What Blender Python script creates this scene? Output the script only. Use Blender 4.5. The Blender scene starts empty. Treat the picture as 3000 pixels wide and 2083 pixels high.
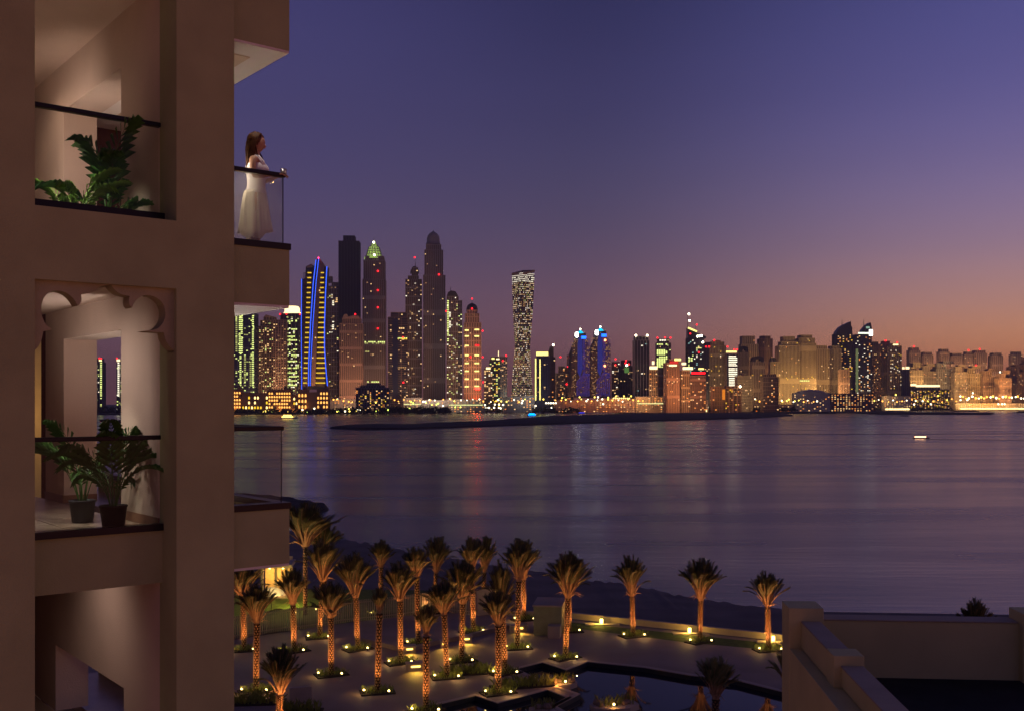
import bpy, bmesh, math, random
from mathutils import Vector, Matrix
from mathutils.geometry import tessellate_polygon
R = math.radians
rnd = random.Random(7)
sc = bpy.context.scene
COL = sc.collection

# ------------------------------------------------------------------ camera
F, CX, HY, ZC = 3050.0, 1500.0, 1180.0, 24.5        # focal length, centre column and horizon row in photo pixels, eye height (m)
cam_d = bpy.data.cameras.new('camera'); cam = bpy.data.objects.new('camera', cam_d); COL.objects.link(cam)
cam.location = (0, 0, ZC); cam.rotation_euler = (R(90), 0, 0)
cam_d.sensor_width = 36; cam_d.lens = 36*F/3000; cam_d.shift_y = (HY-1041.5)/3000
cam_d.clip_start = .1; cam_d.clip_end = 90000
sc.camera = cam

# ------------------------------------------------------------------ world: dusk sky, afterglow to the right of the view
def lin(c):
    return tuple(((v/255)/12.92 if v/255 <= .04045 else ((v/255+.055)/1.055)**2.4) for v in c)
W = bpy.data.worlds.new('World'); sc.world = W; W.use_nodes = True
nt = W.node_tree; N = nt.nodes; L = nt.links; N.clear()
out = N.new('ShaderNodeOutputWorld'); bg = N.new('ShaderNodeBackground'); L.new(bg.outputs[0], out.inputs[0])
tc = N.new('ShaderNodeTexCoord'); sep = N.new('ShaderNodeSeparateXYZ'); L.new(tc.outputs['Generated'], sep.inputs[0])
def wm(op, a, b=None, c=None, clamp=False):
    n_ = N.new('ShaderNodeMath'); n_.operation = op; n_.use_clamp = clamp
    for i, v in enumerate((a, b, c)):
        if v is None: continue
        if isinstance(v, (int, float)): n_.inputs[i].default_value = v
        else: L.new(v, n_.inputs[i])
    return n_.outputs[0]
elev = wm('DIVIDE', wm('ARCSINE', wm('MAXIMUM', sep.outputs['Z'], 0.0)), math.pi/2)      # 0..1 horizon..zenith
h = wm('SQRT', wm('ADD', wm('MULTIPLY', sep.outputs['X'], sep.outputs['X']), wm('MULTIPLY', sep.outputs['Y'], sep.outputs['Y'])))
AZ0 = 62
ca = wm('DIVIDE', wm('ADD', wm('MULTIPLY', sep.outputs['X'], math.sin(R(AZ0))), wm('MULTIPLY', sep.outputs['Y'], math.cos(R(AZ0)))), wm('MAXIMUM', h, .001))
def ramp(stops):
    r_ = N.new('ShaderNodeValToRGB'); r_.color_ramp.interpolation = 'B_SPLINE'
    el = r_.color_ramp.elements
    while len(el) > 1: el.remove(el[0])
    el[0].position = stops[0][0]/90; el[0].color = (*lin(stops[0][1]), 1)
    for p, c in stops[1:]:
        e = el.new(p/90); e.color = (*lin(c), 1)
    L.new(elev, r_.inputs[0]); return r_.outputs[0]
left = ramp([(0, (138, 84, 76)), (1.5, (124, 82, 82)), (4, (114, 84, 100)), (8, (90, 77, 107)), (13, (76, 70, 111)), (18, (68, 65, 110)), (24, (58, 56, 106)), (45, (34, 36, 76)), (90, (20, 23, 52))])
mid = ramp([(0, (168, 96, 78)), (1.5, (148, 94, 86)), (4, (130, 94, 104)), (8, (94, 80, 105)), (12, (73, 69, 102)), (16, (60, 58, 98)), (21, (47, 48, 88)), (45, (28, 31, 66)), (90, (18, 21, 48))])
right = ramp([(0, (236, 112, 52)), (1.2, (240, 132, 70)), (2.8, (246, 164, 104)), (5, (206, 152, 134)), (8, (158, 131, 154)), (12, (121, 109, 158)), (16, (95, 91, 150)), (21, (76, 78, 138)), (45, (42, 46, 96)), (90, (20, 23, 52))])
def mixc(f, a, b):
    m_ = N.new('ShaderNodeMix'); m_.data_type = 'RGBA'
    L.new(f, m_.inputs['Factor']); L.new(a, m_.inputs['A']); L.new(b, m_.inputs['B']); return m_.outputs['Result']
def smooth_step(lo, hi):
    m_ = N.new('ShaderNodeMapRange'); m_.interpolation_type = 'SMOOTHSTEP'; L.new(ca, m_.inputs['Value'])
    m_.inputs['From Min'].default_value = lo; m_.inputs['From Max'].default_value = hi; return m_.outputs['Result']
f1 = smooth_step(.25, .60); f2 = smooth_step(.50, .88)
skyc = mixc(f2, mixc(f1, left, mid), right)
nz = N.new('ShaderNodeTexNoise'); nz.inputs['Scale'].default_value = 3; nz.inputs['Detail'].default_value = 3
mp = N.new('ShaderNodeMapping'); mp.inputs['Scale'].default_value = (1, 1, 6); L.new(tc.outputs['Generated'], mp.inputs[0]); L.new(mp.outputs[0], nz.inputs[0])
vm = N.new('ShaderNodeVectorMath'); vm.operation = 'SCALE'; L.new(skyc, vm.inputs[0]); L.new(wm('MULTIPLY_ADD', nz.outputs[0], .10, .95), vm.inputs['Scale'])
L.new(vm.outputs[0], bg.inputs[0]); bg.inputs[1].default_value = 1.0

# ------------------------------------------------------------------ afterglow: the sun is down, a very broad weak warm light
sun = bpy.data.lights.new('afterglow', 'SUN'); so = bpy.data.objects.new('afterglow', sun); COL.objects.link(so)
sun.energy = .145; sun.angle = R(50); sun.color = (1, .56, .28)
az, el_ = R(78), R(6)
so.rotation_euler = Vector((math.sin(az)*math.cos(el_), math.cos(az)*math.cos(el_), math.sin(el_))).to_track_quat('Z', 'Y').to_euler()

sc.view_settings.view_transform = 'Standard'; sc.view_settings.look = 'None'
sc.view_settings.exposure = 0; sc.view_settings.gamma = 1; sc.view_settings.use_curve_mapping = False
cy = sc.cycles
cy.use_denoising = True
try: cy.denoiser = 'OPENIMAGEDENOISE'
except Exception: pass
cy.max_bounces = 6; cy.diffuse_bounces = 3; cy.glossy_bounces = 3; cy.transmission_bounces = 4; cy.transparent_max_bounces = 10
cy.sample_clamp_indirect = 4.0; cy.caustics_reflective = True; cy.use_light_tree = True

# ================================================================== helpers
MATS = {}
def mat(name, col, rough=.8, metal=0, var=.12, scale=3.0, bump=0.0, bscale=40, spec=.3, emit=None, es=0, ior=1.45):
    if name in MATS: return MATS[name]
    m = bpy.data.materials.new(name); m.use_nodes = True; MATS[name] = m
    n_ = m.node_tree.nodes; l_ = m.node_tree.links; b = n_['Principled BSDF']
    b.inputs['Base Color'].default_value = (*col, 1); b.inputs['Roughness'].default_value = rough
    b.inputs['Metallic'].default_value = metal; b.inputs['Specular IOR Level'].default_value = spec; b.inputs['IOR'].default_value = ior
    t = n_.new('ShaderNodeTexCoord')
    if var > 0:
        nz_ = n_.new('ShaderNodeTexNoise'); nz_.inputs['Scale'].default_value = scale; nz_.inputs['Detail'].default_value = 5
        l_.new(t.outputs['Object'], nz_.inputs[0])
        cr = n_.new('ShaderNodeValToRGB'); cr.color_ramp.elements[0].position = .3; cr.color_ramp.elements[1].position = .7
        cr.color_ramp.elements[0].color = (*[c*(1-var) for c in col], 1); cr.color_ramp.elements[1].color = (*[min(1, c*(1+var)) for c in col], 1)
        l_.new(nz_.outputs[0], cr.inputs[0]); l_.new(cr.outputs[0], b.inputs['Base Color'])
    if bump > 0:
        n2 = n_.new('ShaderNodeTexNoise'); n2.inputs['Scale'].default_value = bscale; n2.inputs['Detail'].default_value = 6
        l_.new(t.outputs['Object'], n2.inputs[0])
        bp = n_.new('ShaderNodeBump'); bp.inputs['Strength'].default_value = bump; bp.inputs['Distance'].default_value = .02
        l_.new(n2.outputs[0], bp.inputs['Height']); l_.new(bp.outputs[0], b.inputs['Normal'])
    if emit:
        b.inputs['Emission Color'].default_value = (*emit, 1); b.inputs['Emission Strength'].default_value = es
    return m
def emis(name, col, s, sample=False):
    if name in MATS: return MATS[name]
    m = bpy.data.materials.new(name); m.use_nodes = True; MATS[name] = m
    n_ = m.node_tree.nodes; n_.clear(); o = n_.new('ShaderNodeOutputMaterial'); e = n_.new('ShaderNodeEmission')
    e.inputs[0].default_value = (*col, 1); e.inputs[1].default_value = s; m.node_tree.links.new(e.outputs[0], o.inputs[0])
    m.cycles.emission_sampling = 'AUTO' if sample else 'NONE'
    return m
def glassmat(name, haze, hz=(.8, .8, .78), gl=.10, tint=(.95, .96, .95), fk=.45):
    m = bpy.data.materials.new(name); m.use_nodes = True
    n_ = m.node_tree.nodes; l_ = m.node_tree.links; n_.clear()
    o = n_.new('ShaderNodeOutputMaterial'); tr = n_.new('ShaderNodeBsdfTransparent'); tr.inputs[0].default_value = (*tint, 1)
    g = n_.new('ShaderNodeBsdfGlossy'); g.inputs['Roughness'].default_value = .04; g.inputs[0].default_value = (.9, .9, .9, 1)
    df = n_.new('ShaderNodeBsdfDiffuse'); df.inputs[0].default_value = (*hz, 1)
    fr = n_.new('ShaderNodeFresnel'); fr.inputs[0].default_value = 1.45
    a = n_.new('ShaderNodeMath'); a.operation = 'MULTIPLY_ADD'; a.inputs[1].default_value = fk; a.inputs[2].default_value = gl*.3; l_.new(fr.outputs[0], a.inputs[0])
    m1 = n_.new('ShaderNodeMixShader'); l_.new(a.outputs[0], m1.inputs[0]); l_.new(tr.outputs[0], m1.inputs[1]); l_.new(g.outputs[0], m1.inputs[2])
    t = n_.new('ShaderNodeTexCoord'); nz_ = n_.new('ShaderNodeTexNoise'); nz_.inputs['Scale'].default_value = 3.5; nz_.inputs['Detail'].default_value = 4; l_.new(t.outputs['Object'], nz_.inputs[0])
    h_ = n_.new('ShaderNodeMapRange'); h_.inputs['From Min'].default_value = .35; h_.inputs['From Max'].default_value = .7
    h_.inputs['To Min'].default_value = haze*.7; h_.inputs['To Max'].default_value = haze*1.3; l_.new(nz_.outputs[0], h_.inputs[0])
    tl = n_.new('ShaderNodeBsdfTranslucent'); tl.inputs[0].default_value = (*hz, 1)
    m3 = n_.new('ShaderNodeMixShader'); m3.inputs[0].default_value = .6; l_.new(df.outputs[0], m3.inputs[1]); l_.new(tl.outputs[0], m3.inputs[2])
    m2 = n_.new('ShaderNodeMixShader'); l_.new(h_.outputs[0], m2.inputs[0]); l_.new(m1.outputs[0], m2.inputs[1]); l_.new(m3.outputs[0], m2.inputs[2])
    l_.new(m2.outputs[0], o.inputs[0]); return m

class MB:
    def __init__(s): s.v = []; s.f = []; s.m = []
    def add(s, vs, fs, mi=0):
        b = len(s.v); s.v += [tuple(v) for v in vs]; s.f += [tuple(b+i for i in f) for f in fs]; s.m += [mi]*len(fs); return s
    def box(s, x0, x1, y0, y1, z0, z1, mi=0, T=None):
        vs = [(x, y, z) for z in (z0, z1) for y in (y0, y1) for x in (x0, x1)]
        if T: vs = [T(*v) for v in vs]
        return s.add(vs, [(0, 2, 3, 1), (4, 5, 7, 6), (0, 1, 5, 4), (1, 3, 7, 5), (3, 2, 6, 7), (2, 0, 4, 6)], mi)
    def quad(s, a, b, c, d, mi=0): return s.add([a, b, c, d], [(0, 1, 2, 3)], mi)
    def prism(s, pts, z0, z1, mi=0):           # pts: xy outline, extruded in z
        n = len(pts); vs = [(x, y, z0) for x, y in pts] + [(x, y, z1) for x, y in pts]
        tri = tessellate_polygon([[Vector((x, y, 0)) for x, y in pts]])
        fs = [tuple(t) for t in tri] + [tuple(i+n for i in reversed(t)) for t in tri] + [(i, (i+1) % n, (i+1) % n+n, i+n) for i in range(n)]
        return s.add(vs, fs, mi)
    def xz(s, pts, y0, y1, mi=0, T=None):      # outline in x,z extruded in y
        n = len(pts); vs = [(x, y0, z) for x, z in pts] + [(x, y1, z) for x, z in pts]
        if T: vs = [T(*v) for v in vs]
        tri = tessellate_polygon([[Vector((x, z, 0)) for x, z in pts]])
        fs = [tuple(t) for t in tri] + [tuple(i+n for i in reversed(t)) for t in tri] + [(i, (i+1) % n, (i+1) % n+n, i+n) for i in range(n)]
        return s.add(vs, fs, mi)
    def tube(s, pts, rs, k=6, mi=0, cap=True):
        if isinstance(rs, (int, float)): rs = [rs]*len(pts)
        pts = [Vector(p) for p in pts]; vs = []
        for i, p in enumerate(pts):
            d = (pts[min(i+1, len(pts)-1)]-pts[max(i-1, 0)]).normalized()
            a = d.cross(Vector((0, 0, 1)) if abs(d.z) < .9 else Vector((1, 0, 0))).normalized(); b = d.cross(a)
            vs += [p+(a*math.cos(2*math.pi*j/k)+b*math.sin(2*math.pi*j/k))*rs[i] for j in range(k)]
        fs = [(i*k+j, i*k+(j+1) % k, (i+1)*k+(j+1) % k, (i+1)*k+j) for i in range(len(pts)-1) for j in range(k)]
        if cap: fs += [tuple(range(k))[::-1], tuple((len(pts)-1)*k+j for j in range(k))]
        return s.add(vs, fs, mi)
    def lathe(s, prof, k=16, c=(0, 0, 0), mi=0, sx=1, sy=1):
        vs = [(c[0]+sx*r*math.cos(2*math.pi*j/k), c[1]+sy*r*math.sin(2*math.pi*j/k), c[2]+z) for r, z in prof for j in range(k)]
        n = len(prof)
        fs = [(i*k+j, i*k+(j+1) % k, (i+1)*k+(j+1) % k, (i+1)*k+j) for i in range(n-1) for j in range(k)]
        fs += [tuple(range(k))[::-1], tuple((n-1)*k+j for j in range(k))]
        return s.add(vs, fs, mi)
    def ball(s, c, r, k=8, mi=0, sz=1):
        return s.lathe([(max(.001, r*math.sin(math.pi*i/(k//2+1))), -r*sz*math.cos(math.pi*i/(k//2+1))) for i in range(k//2+2)], k, c, mi)
    def mesh(s, name, mats, smooth=False):
        me = bpy.data.meshes.new(name); me.from_pydata(s.v, [], s.f); me.update()
        for m in (mats if isinstance(mats, (list, tuple)) else [mats]): me.materials.append(m)
        if len(me.materials) > 1: me.polygons.foreach_set('material_index', s.m)
        if smooth: me.polygons.foreach_set('use_smooth', [True]*len(me.polygons))
        return me
    def build(s, name, mats, parent=None, smooth=False, kind=None, label=None):
        o = bpy.data.objects.new(name, s.mesh(name, mats, smooth)); COL.objects.link(o)
        if parent: o.parent = parent
        if kind: o['kind'] = kind
        if label: o['label'] = label
        return o
def inst(name, me, parent=None, loc=(0, 0, 0), rot=(0, 0, 0), scale=(1, 1, 1), kind=None):
    o = bpy.data.objects.new(name, me); COL.objects.link(o); o.parent = parent
    o.location = loc; o.rotation_euler = rot; o.scale = scale
    if kind: o['kind'] = kind
    return o
def tag(o, label, cat, group=None):
    o['label'] = label; o['category'] = cat
    if group: o['group'] = group
    return o
def thing(name, label, cat, loc=(0, 0, 0), rz=0, group=None):
    o = bpy.data.objects.new(name, None); COL.objects.link(o); o.location = loc; o.rotation_euler = (0, 0, rz); o.empty_display_size = .3
    return tag(o, label, cat, group)
def lamp(name, typ, loc, col, e, parent=None, r=.1, aim=None, cone=80, blend=.6):
    d = bpy.data.lights.new(name, typ); d.energy = e; d.color = col
    if typ in ('POINT', 'SPOT'): d.shadow_soft_size = r
    if typ == 'SPOT': d.spot_size = R(cone); d.spot_blend = blend
    if typ == 'AREA': d.size = r
    o = bpy.data.objects.new(name, d); COL.objects.link(o); o.location = loc
    if aim is not None: o.rotation_euler = (Vector(loc)-Vector(aim)).to_track_quat('Z', 'Y').to_euler()
    if parent: o.parent = parent
    return o
def gnd(px, py, z=0.0):      # point of the photograph on the level z
    Y = (ZC-z)*F/(py-HY); return ((px-CX)/F*Y, Y)
def at(px, py, Y): return Vector(((px-CX)/F*Y, Y, ZC-(py-HY)/F*Y))

# ------------------------------------------------------------------ materials
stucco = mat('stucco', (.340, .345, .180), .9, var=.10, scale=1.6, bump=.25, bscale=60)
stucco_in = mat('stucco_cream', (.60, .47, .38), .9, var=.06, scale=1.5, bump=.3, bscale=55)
soffit_m = mat('soffit_paint', (.72, .66, .60), .9, var=.03)
dark_metal = mat('dark_bronze_metal', (.030, .026, .030), .35, .6, var=.05)
tile_m = mat('floor_tile', (.42, .33, .25), .25, var=.1, scale=2, spec=.5)
wood_dark = mat('dark_wood', (.10, .045, .025), .5, var=.2, scale=8)
glass_bal = glassmat('balustrade_glass', .006, gl=.015, fk=.10)
glass_lo = glassmat('balustrade_glass_clear', .006, gl=.015, fk=.10)
glass_lady = glassmat('balustrade_glass_dusty', .15, hz=(.75, .74, .66))
paving = mat('plaza_paving', (.29, .215, .18), .7, var=.16, scale=.25, bump=.2, bscale=8)
sand = mat('sand', (.17, .14, .125), .95, var=.25, scale=.15, bump=.5, bscale=2)
rock = mat('rock', (.05, .045, .045), .95, var=.4, scale=.3, bump=.8, bscale=1)
soil = mat('soil', (.035, .025, .02), .95, var=.3, scale=5, bump=.6, bscale=12)
leaf_d = mat('palm_leaflet', (.095, .10, .040), .55, var=.35, scale=6)
stem_m = mat('palm_stem', (.42, .26, .14), .7, var=.25, scale=9)
trunk_m = mat('palm_trunk', (.36, .22, .12), .85, var=.35, scale=14)
grass_m = mat('grass_blade', (.17, .20, .04), .6, var=.3, scale=9)
lawn_m = mat('lawn', (.07, .10, .02), .9, var=.3, scale=2, bump=.6, bscale=30)
wall_cr = mat('cream_render', (.46, .37, .29), .9, var=.07, scale=.8, bump=.2, bscale=20)
red_e = emis('beacon_red', (1, .012, .02), 4); white_e = emis('lamp_white', (1, .88, .58), 14)
win = {'W': emis('window_warm', (1, .60, .24), 1.5), 'w': emis('window_warm_dim', (1, .52, .2), .55), 'Y': emis('window_lime', (.80, .90, .26), 1.6),
       'y': emis('window_lime_dim', (.75, .75, .22), .7), 'C': emis('window_white', (1, .90, .66), 1.9), 'c': emis('window_cool', (.45, .85, .75), .9),
       'O': emis('window_orange', (1, .34, .07), 1.3), 'G': emis('window_gold', (1, .62, .03), 1.5), 'g': emis('window_gold_hot', (1, .66, .22), 3.2)}

# ================================================================== SETTING
def sheet(name, pts, z, m, holes=()):
    loops = [[Vector((x, y, 0)) for x, y in pts]] + [[Vector((x, y, 0)) for x, y in h_] for h_ in holes]
    flat = [v for l_ in loops for v in l_]; tri = tessellate_polygon(loops)
    fs = []
    for t in tri:
        a, b, c = (flat[i] for i in t)
        fs.append(tuple(t) if (b-a).cross(c-a).z > 0 else tuple(reversed(t)))
    mb = MB(); mb.add([(v.x, v.y, z) for v in flat], fs)
    return mb.build(name, m, kind='structure')

# sea
wm_ = bpy.data.materials.new('sea_water'); wm_.use_nodes = True
n_ = wm_.node_tree.nodes; l_ = wm_.node_tree.links; b_ = n_['Principled BSDF']
b_.inputs['Base Color'].default_value = (.048, .066, .088, 1); b_.inputs['IOR'].default_value = 1.5; b_.inputs['Specular IOR Level'].default_value = .5
t_ = n_.new('ShaderNodeTexCoord')
def wnoise(sx, sy, detail=4):
    mp_ = n_.new('ShaderNodeMapping'); mp_.inputs['Scale'].default_value = (sx, sy, 1); l_.new(t_.outputs['Object'], mp_.inputs[0])
    q = n_.new('ShaderNodeTexNoise'); q.inputs['Scale'].default_value = 1; q.inputs['Detail'].default_value = detail; l_.new(mp_.outputs[0], q.inputs[0]); return q.outputs[0]
mr = n_.new('ShaderNodeMapRange'); mr.inputs['From Min'].default_value = .35; mr.inputs['From Max'].default_value = .65; mr.inputs['To Min'].default_value = .20; mr.inputs['To Max'].default_value = .29
l_.new(wnoise(.006, .035), mr.inputs[0]); l_.new(mr.outputs[0], b_.inputs['Roughness'])
bp_ = n_.new('ShaderNodeBump'); bp_.inputs['Strength'].default_value = .17; bp_.inputs['Distance'].default_value = .35
l_.new(wnoise(.10, .42, 3), bp_.inputs['Height']); l_.new(bp_.outputs[0], b_.inputs['Normal'])
MB().quad((-30000, 55, 0), (30000, 55, 0), (30000, 16000, 0), (-30000, 16000, 0)).build('sea', wm_, kind='structure')

# far shore land
far = [gnd(x, y) for x, y in ((-300, 1216), (300, 1215), (686, 1214), (900, 1213), (1060, 1211), (1130, 1207), (1300, 1206), (1700, 1206), (2100, 1204.5), (2180, 1200), (2600, 1196), (2900, 1194.5), (3100, 1194), (3500, 1193))]
xr = far[-1][0]
land = mat('far_land', (.05, .045, .04), .95, var=.3, scale=.01)
mbl = MB(); pts = far + [(28000, 9000), (28000, 15900), (-28000, 15900), (-28000, far[0][1])]
sheet('far_shore', pts, 2.0, land)
mbl = MB()
for a, b in zip(far[:-1], far[1:]): mbl.quad((*a, -.5), (*b, -.5), (*b, 2), (*a, 2))
mbl.build('quay_edge', land, kind='structure')

# breakwater and sand bars: low rocky mounds with a real height
def mound(name, outl, z, hgt, m, seed=1, step=12, lab=None):
    rr = random.Random(seed); pts = [Vector((*gnd(x, y, z), 0)) for x, y in outl]
    res = []
    for i, p in enumerate(pts):
        q = pts[(i+1) % len(pts)]; k = max(1, min(60, int((q-p).length/step)))
        for j in range(k): res.append(p.lerp(q, j/k)+Vector((rr.uniform(-1, 1), rr.uniform(-1, 1), 0))*step*.12)
    n = len(res); vs = [(p.x, p.y, z-.4) for p in res]
    inner = []
    for i, p in enumerate(res):
        a, b = res[i-1], res[(i+1) % n]; t = (b-a); nn = Vector((-t.y, t.x, 0)).normalized()*hgt*1.2
        inner.append((p.x+nn.x, p.y+nn.y, z+hgt*rr.uniform(.75, 1.15)))
    vs += inner
    fs = [(i, (i+1) % n, (i+1) % n+n, i+n) for i in range(n)]
    tri = tessellate_polygon([[Vector((x, y, 0)) for x, y, _ in inner]]); fs += [tuple(k+n for k in t) for t in tri]
    mb = MB(); mb.add(vs, fs); return mb.build(name, m, kind='structure')
mound('breakwater', [(965, 1255), (1050, 1259), (1200, 1258), (1500, 1247), (1700, 1241), (2000, 1231.5), (2200, 1226), (2325, 1218), (2300, 1212), (2200, 1210), (2050, 1212), (1900, 1212), (1700, 1218), (1600, 1222), (1400, 1237), (1200, 1246), (1040, 1248), (1000, 1251)], 0, 2.2, rock, 3)
mound('harbour_spit', [(2050, 1210.5), (2250, 1211.5), (2450, 1211), (2520, 1208), (2480, 1203), (2200, 1203)], 0, 3.2, rock, 5, 25)
mound('sand_bar', [(2440, 1207), (2580, 1214), (2900, 1214.5), (2912, 1212), (2700, 1209.5), (2560, 1204), (2440, 1203.5)], 0, 3.2, rock, 6, 25)
mound('sand_bar', [(2795, 1205.5), (2868, 1205.5), (2860, 1203.5), (2805, 1203.5)], 0, 2.8, rock, 8, 25)
mound('sand_bar', [(2976, 1208.5), (3060, 1209), (3060, 1206), (2985, 1206)], 0, 2.8, rock, 9, 25)
mound('rock_ledge', [(2636, 1219), (2662, 1219), (2660, 1217), (2640, 1217)], 0, .8, rock, 10, 12)
mound('rocky_spit', [(700, 1505), (850, 1500), (930, 1503), (966, 1495), (958, 1484), (900, 1473), (850, 1465), (760, 1456), (690, 1452)], 0, 1.0, rock, 11, 3)

# beach: sand sheet sloping into the water, ground near the camera
shore = [(-400, 1470), (400, 1490), (690, 1512), (870, 1540), (985, 1561), (1021, 1567), (1128, 1581), (1169, 1594), (1305, 1618), (1374, 1628), (1443, 1640), (1593, 1661), (1729, 1684), (1809, 1693), (1889, 1707), (1948, 1722), (2052, 1740), (2191, 1759), (2303, 1769), (2409, 1786), (2492, 1797), (2700, 1830), (3300, 1900)]
sp = [Vector((*gnd(x, y), 0)) for x, y in shore]
mb = MB(); rows = [(0, -.15), (.25, .5), (.7, 1.3), (1, 1.75)]
rr = random.Random(4); sp2 = []
for a, b in zip(sp[:-1], sp[1:]):
    for j in range(6): sp2.append(a.lerp(b, j/6)+Vector((0, rr.uniform(-.35, .35), 0)))
for fr, z in rows:
    for p in sp2:
        q = Vector((p.x*.92+2, 70, 0)); r_ = p.lerp(q, fr); mb.v.append((r_.x, r_.y, z+(rr.uniform(-.12, .12) if 0 < fr < 1 else 0)))
n = len(sp2)
for i in range(len(rows)-1):
    for j in range(n-1): mb.f.append((i*n+j, (i+1)*n+j, (i+1)*n+j+1, i*n+j+1)); mb.m.append(0)
mb.build('beach', sand, kind='structure', smooth=True)

# plaza deck with pool openings (level 2.5)
PZ = 2.5
g = lambda x, y: gnd(x, y, PZ)
pool1 = [g(x, y) for x, y in ((1513, 1958), (1589, 1940), (1659, 1962), (1722, 1938), (1889, 1955), (2024, 1978), (2157, 1992), (2310, 2030), (2330, 2075), (2000, 2200), (1760, 2140), (1630, 2068), (1700, 2032), (1600, 1998))]
pool2 = [g(x, y) for x, y in ((1286, 2062), (1392, 2037), (1458, 2059), (1604, 2020), (1660, 2042), (1600, 2075), (1720, 2140), (1700, 2260), (1330, 2200))]
deck_out = [g(690, 1872), g(1010, 1824), g(1284, 1792), g(1400, 1800), g(1600, 1808), g(2306, 1882), g(2700, 1930), (70, 60), (60, 20), (-60, 20), (-60, 100)]
sheet('plaza', deck_out, PZ, paving, [pool1, pool2])
sheet('lower_ground', [(-140, 8), (140, 8), (140, 108), (-140, 130)], 1.2, sand)
pool_w = mat('pool_water', (.004, .010, .022), .03, var=0, spec=.5, ior=1.33)
pool_wall = mat('pool_wall_tile', (.025, .03, .035), .4, var=.2, scale=5)
for nm, pl in (('pool', pool1), ('pool', pool2)):
    sheet(nm+'_water', pl, PZ-.38, pool_w)
    mb = MB()
    for a, b in zip(pl, pl[1:]+pl[:1]): mb.quad((*a, PZ-.9), (*b, PZ-.9), (*b, PZ-.03), (*a, PZ-.03))
    mb.build(nm+'_wall', pool_wall, kind='structure')
    mb = MB(); cop = []
    c = Vector((sum(p[0] for p in pl)/len(pl), sum(p[1] for p in pl)/len(pl), 0))
    nn = len(pl)
    for i, p in enumerate(pl):
        a, b = Vector((*pl[i-1], 0)), Vector((*pl[(i+1) % nn], 0)); t = (b-a).normalized(); o_ = Vector((-t.y, t.x, 0))
        ar = sum(pl[k][0]*pl[(k+1) % nn][1]-pl[(k+1) % nn][0]*pl[k][1] for k in range(nn))
        if ar > 0: o_ = -o_
        cop.append((p[0]+o_.x*.45, p[1]+o_.y*.45))
    for i in range(nn):
        j = (i+1) % nn
        mb.add([(*pl[i], PZ-.03), (*pl[j], PZ-.03), (*cop[j], PZ+.03), (*cop[i], PZ+.03), (*pl[i], PZ+.03), (*pl[j], PZ+.03)], [(0, 1, 5, 4), (4, 5, 2, 3)])
    mb.build(nm+'_coping', wall_cr, kind='structure')
# lawn strips
sheet('lawn', [g(1670, 1822), g(2306, 1889), g(2306, 1908), g(2000, 1880), g(1670, 1838)], PZ+.012, lawn_m)
sheet('lawn', [g(690, 1866), g(799, 1850), g(920, 1836), g(1160, 1806), g(1284, 1788), (-6, 122), (-45, 125)], PZ+.012, lawn_m)

# ================================================================== HOTEL
th = R(51.2); dv = Vector((math.sin(th), math.cos(th), 0)); nv = Vector((-math.cos(th), math.sin(th), 0)); HO = Vector(((686-CX)/F*11.7, 11.7, ZC))
def B(s, w, z): return HO+dv*s+nv*w+Vector((0, 0, z))
hotel = thing('hotel_building', 'brown rendered hotel wing with deep balconies filling the left side', 'building', (HO.x, HO.y, 0))
HB = lambda s, w, z: B(s, w, z)-Vector((HO.x, HO.y, 0))
def hbox(name, ranges, m, parent=hotel, kind=None, label=None):
    mb = MB()
    for (s0, s1, w0, w1, z0, z1) in ranges: mb.box(s0, s1, w0, w1, z0, z1, T=HB)
    return mb.build(name, m, parent, kind=kind, label=label)
GZ = -22
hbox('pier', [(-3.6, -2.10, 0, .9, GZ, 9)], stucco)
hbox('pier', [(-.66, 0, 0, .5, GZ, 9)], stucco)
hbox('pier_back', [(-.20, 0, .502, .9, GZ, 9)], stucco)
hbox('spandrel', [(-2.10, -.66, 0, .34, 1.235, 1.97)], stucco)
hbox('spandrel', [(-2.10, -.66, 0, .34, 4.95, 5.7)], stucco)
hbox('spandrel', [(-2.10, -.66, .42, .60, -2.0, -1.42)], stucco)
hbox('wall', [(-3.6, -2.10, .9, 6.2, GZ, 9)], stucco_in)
# thick side walls with an opening to the corner balcony, one per storey
def sidewall(z0, z1, zl, wend, wa=1.8, wb=4.2):
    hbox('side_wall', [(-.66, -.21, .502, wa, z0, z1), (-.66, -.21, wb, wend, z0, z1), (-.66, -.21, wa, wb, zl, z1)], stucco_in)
sidewall(1.55, 4.74, 4.08, 6.2); sidewall(-1.40, 1.30, .89, 5.12); sidewall(-4.4, -1.70, -3.45, 6.2, 1.7, 4.6)
sidewall(4.95, 9, 7, 6.2)
for q_ in ((-.673, -.66, .51, 1.8, -1.40, -1.29), (-.673, -.66, 4.2, 5.12, -1.40, -1.29), (-.66, -.21, 4.185, 4.2, -1.40, -1.29)): hbox('skirting', [q_], mat('skirting_tile', (.25, .13, .08), .4))
# floor slabs (each storey)
for z0, z1 in ((4.74, 4.95), (1.30, 1.55), (-1.70, -1.405), (-4.7, -4.4), (-7.7, -7.4)):
    hbox('floor_slab', [(-2.10, -.66, .45 if z1 < 4 else .34, 6.2, z0, z1-.01)], stucco_in)
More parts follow.
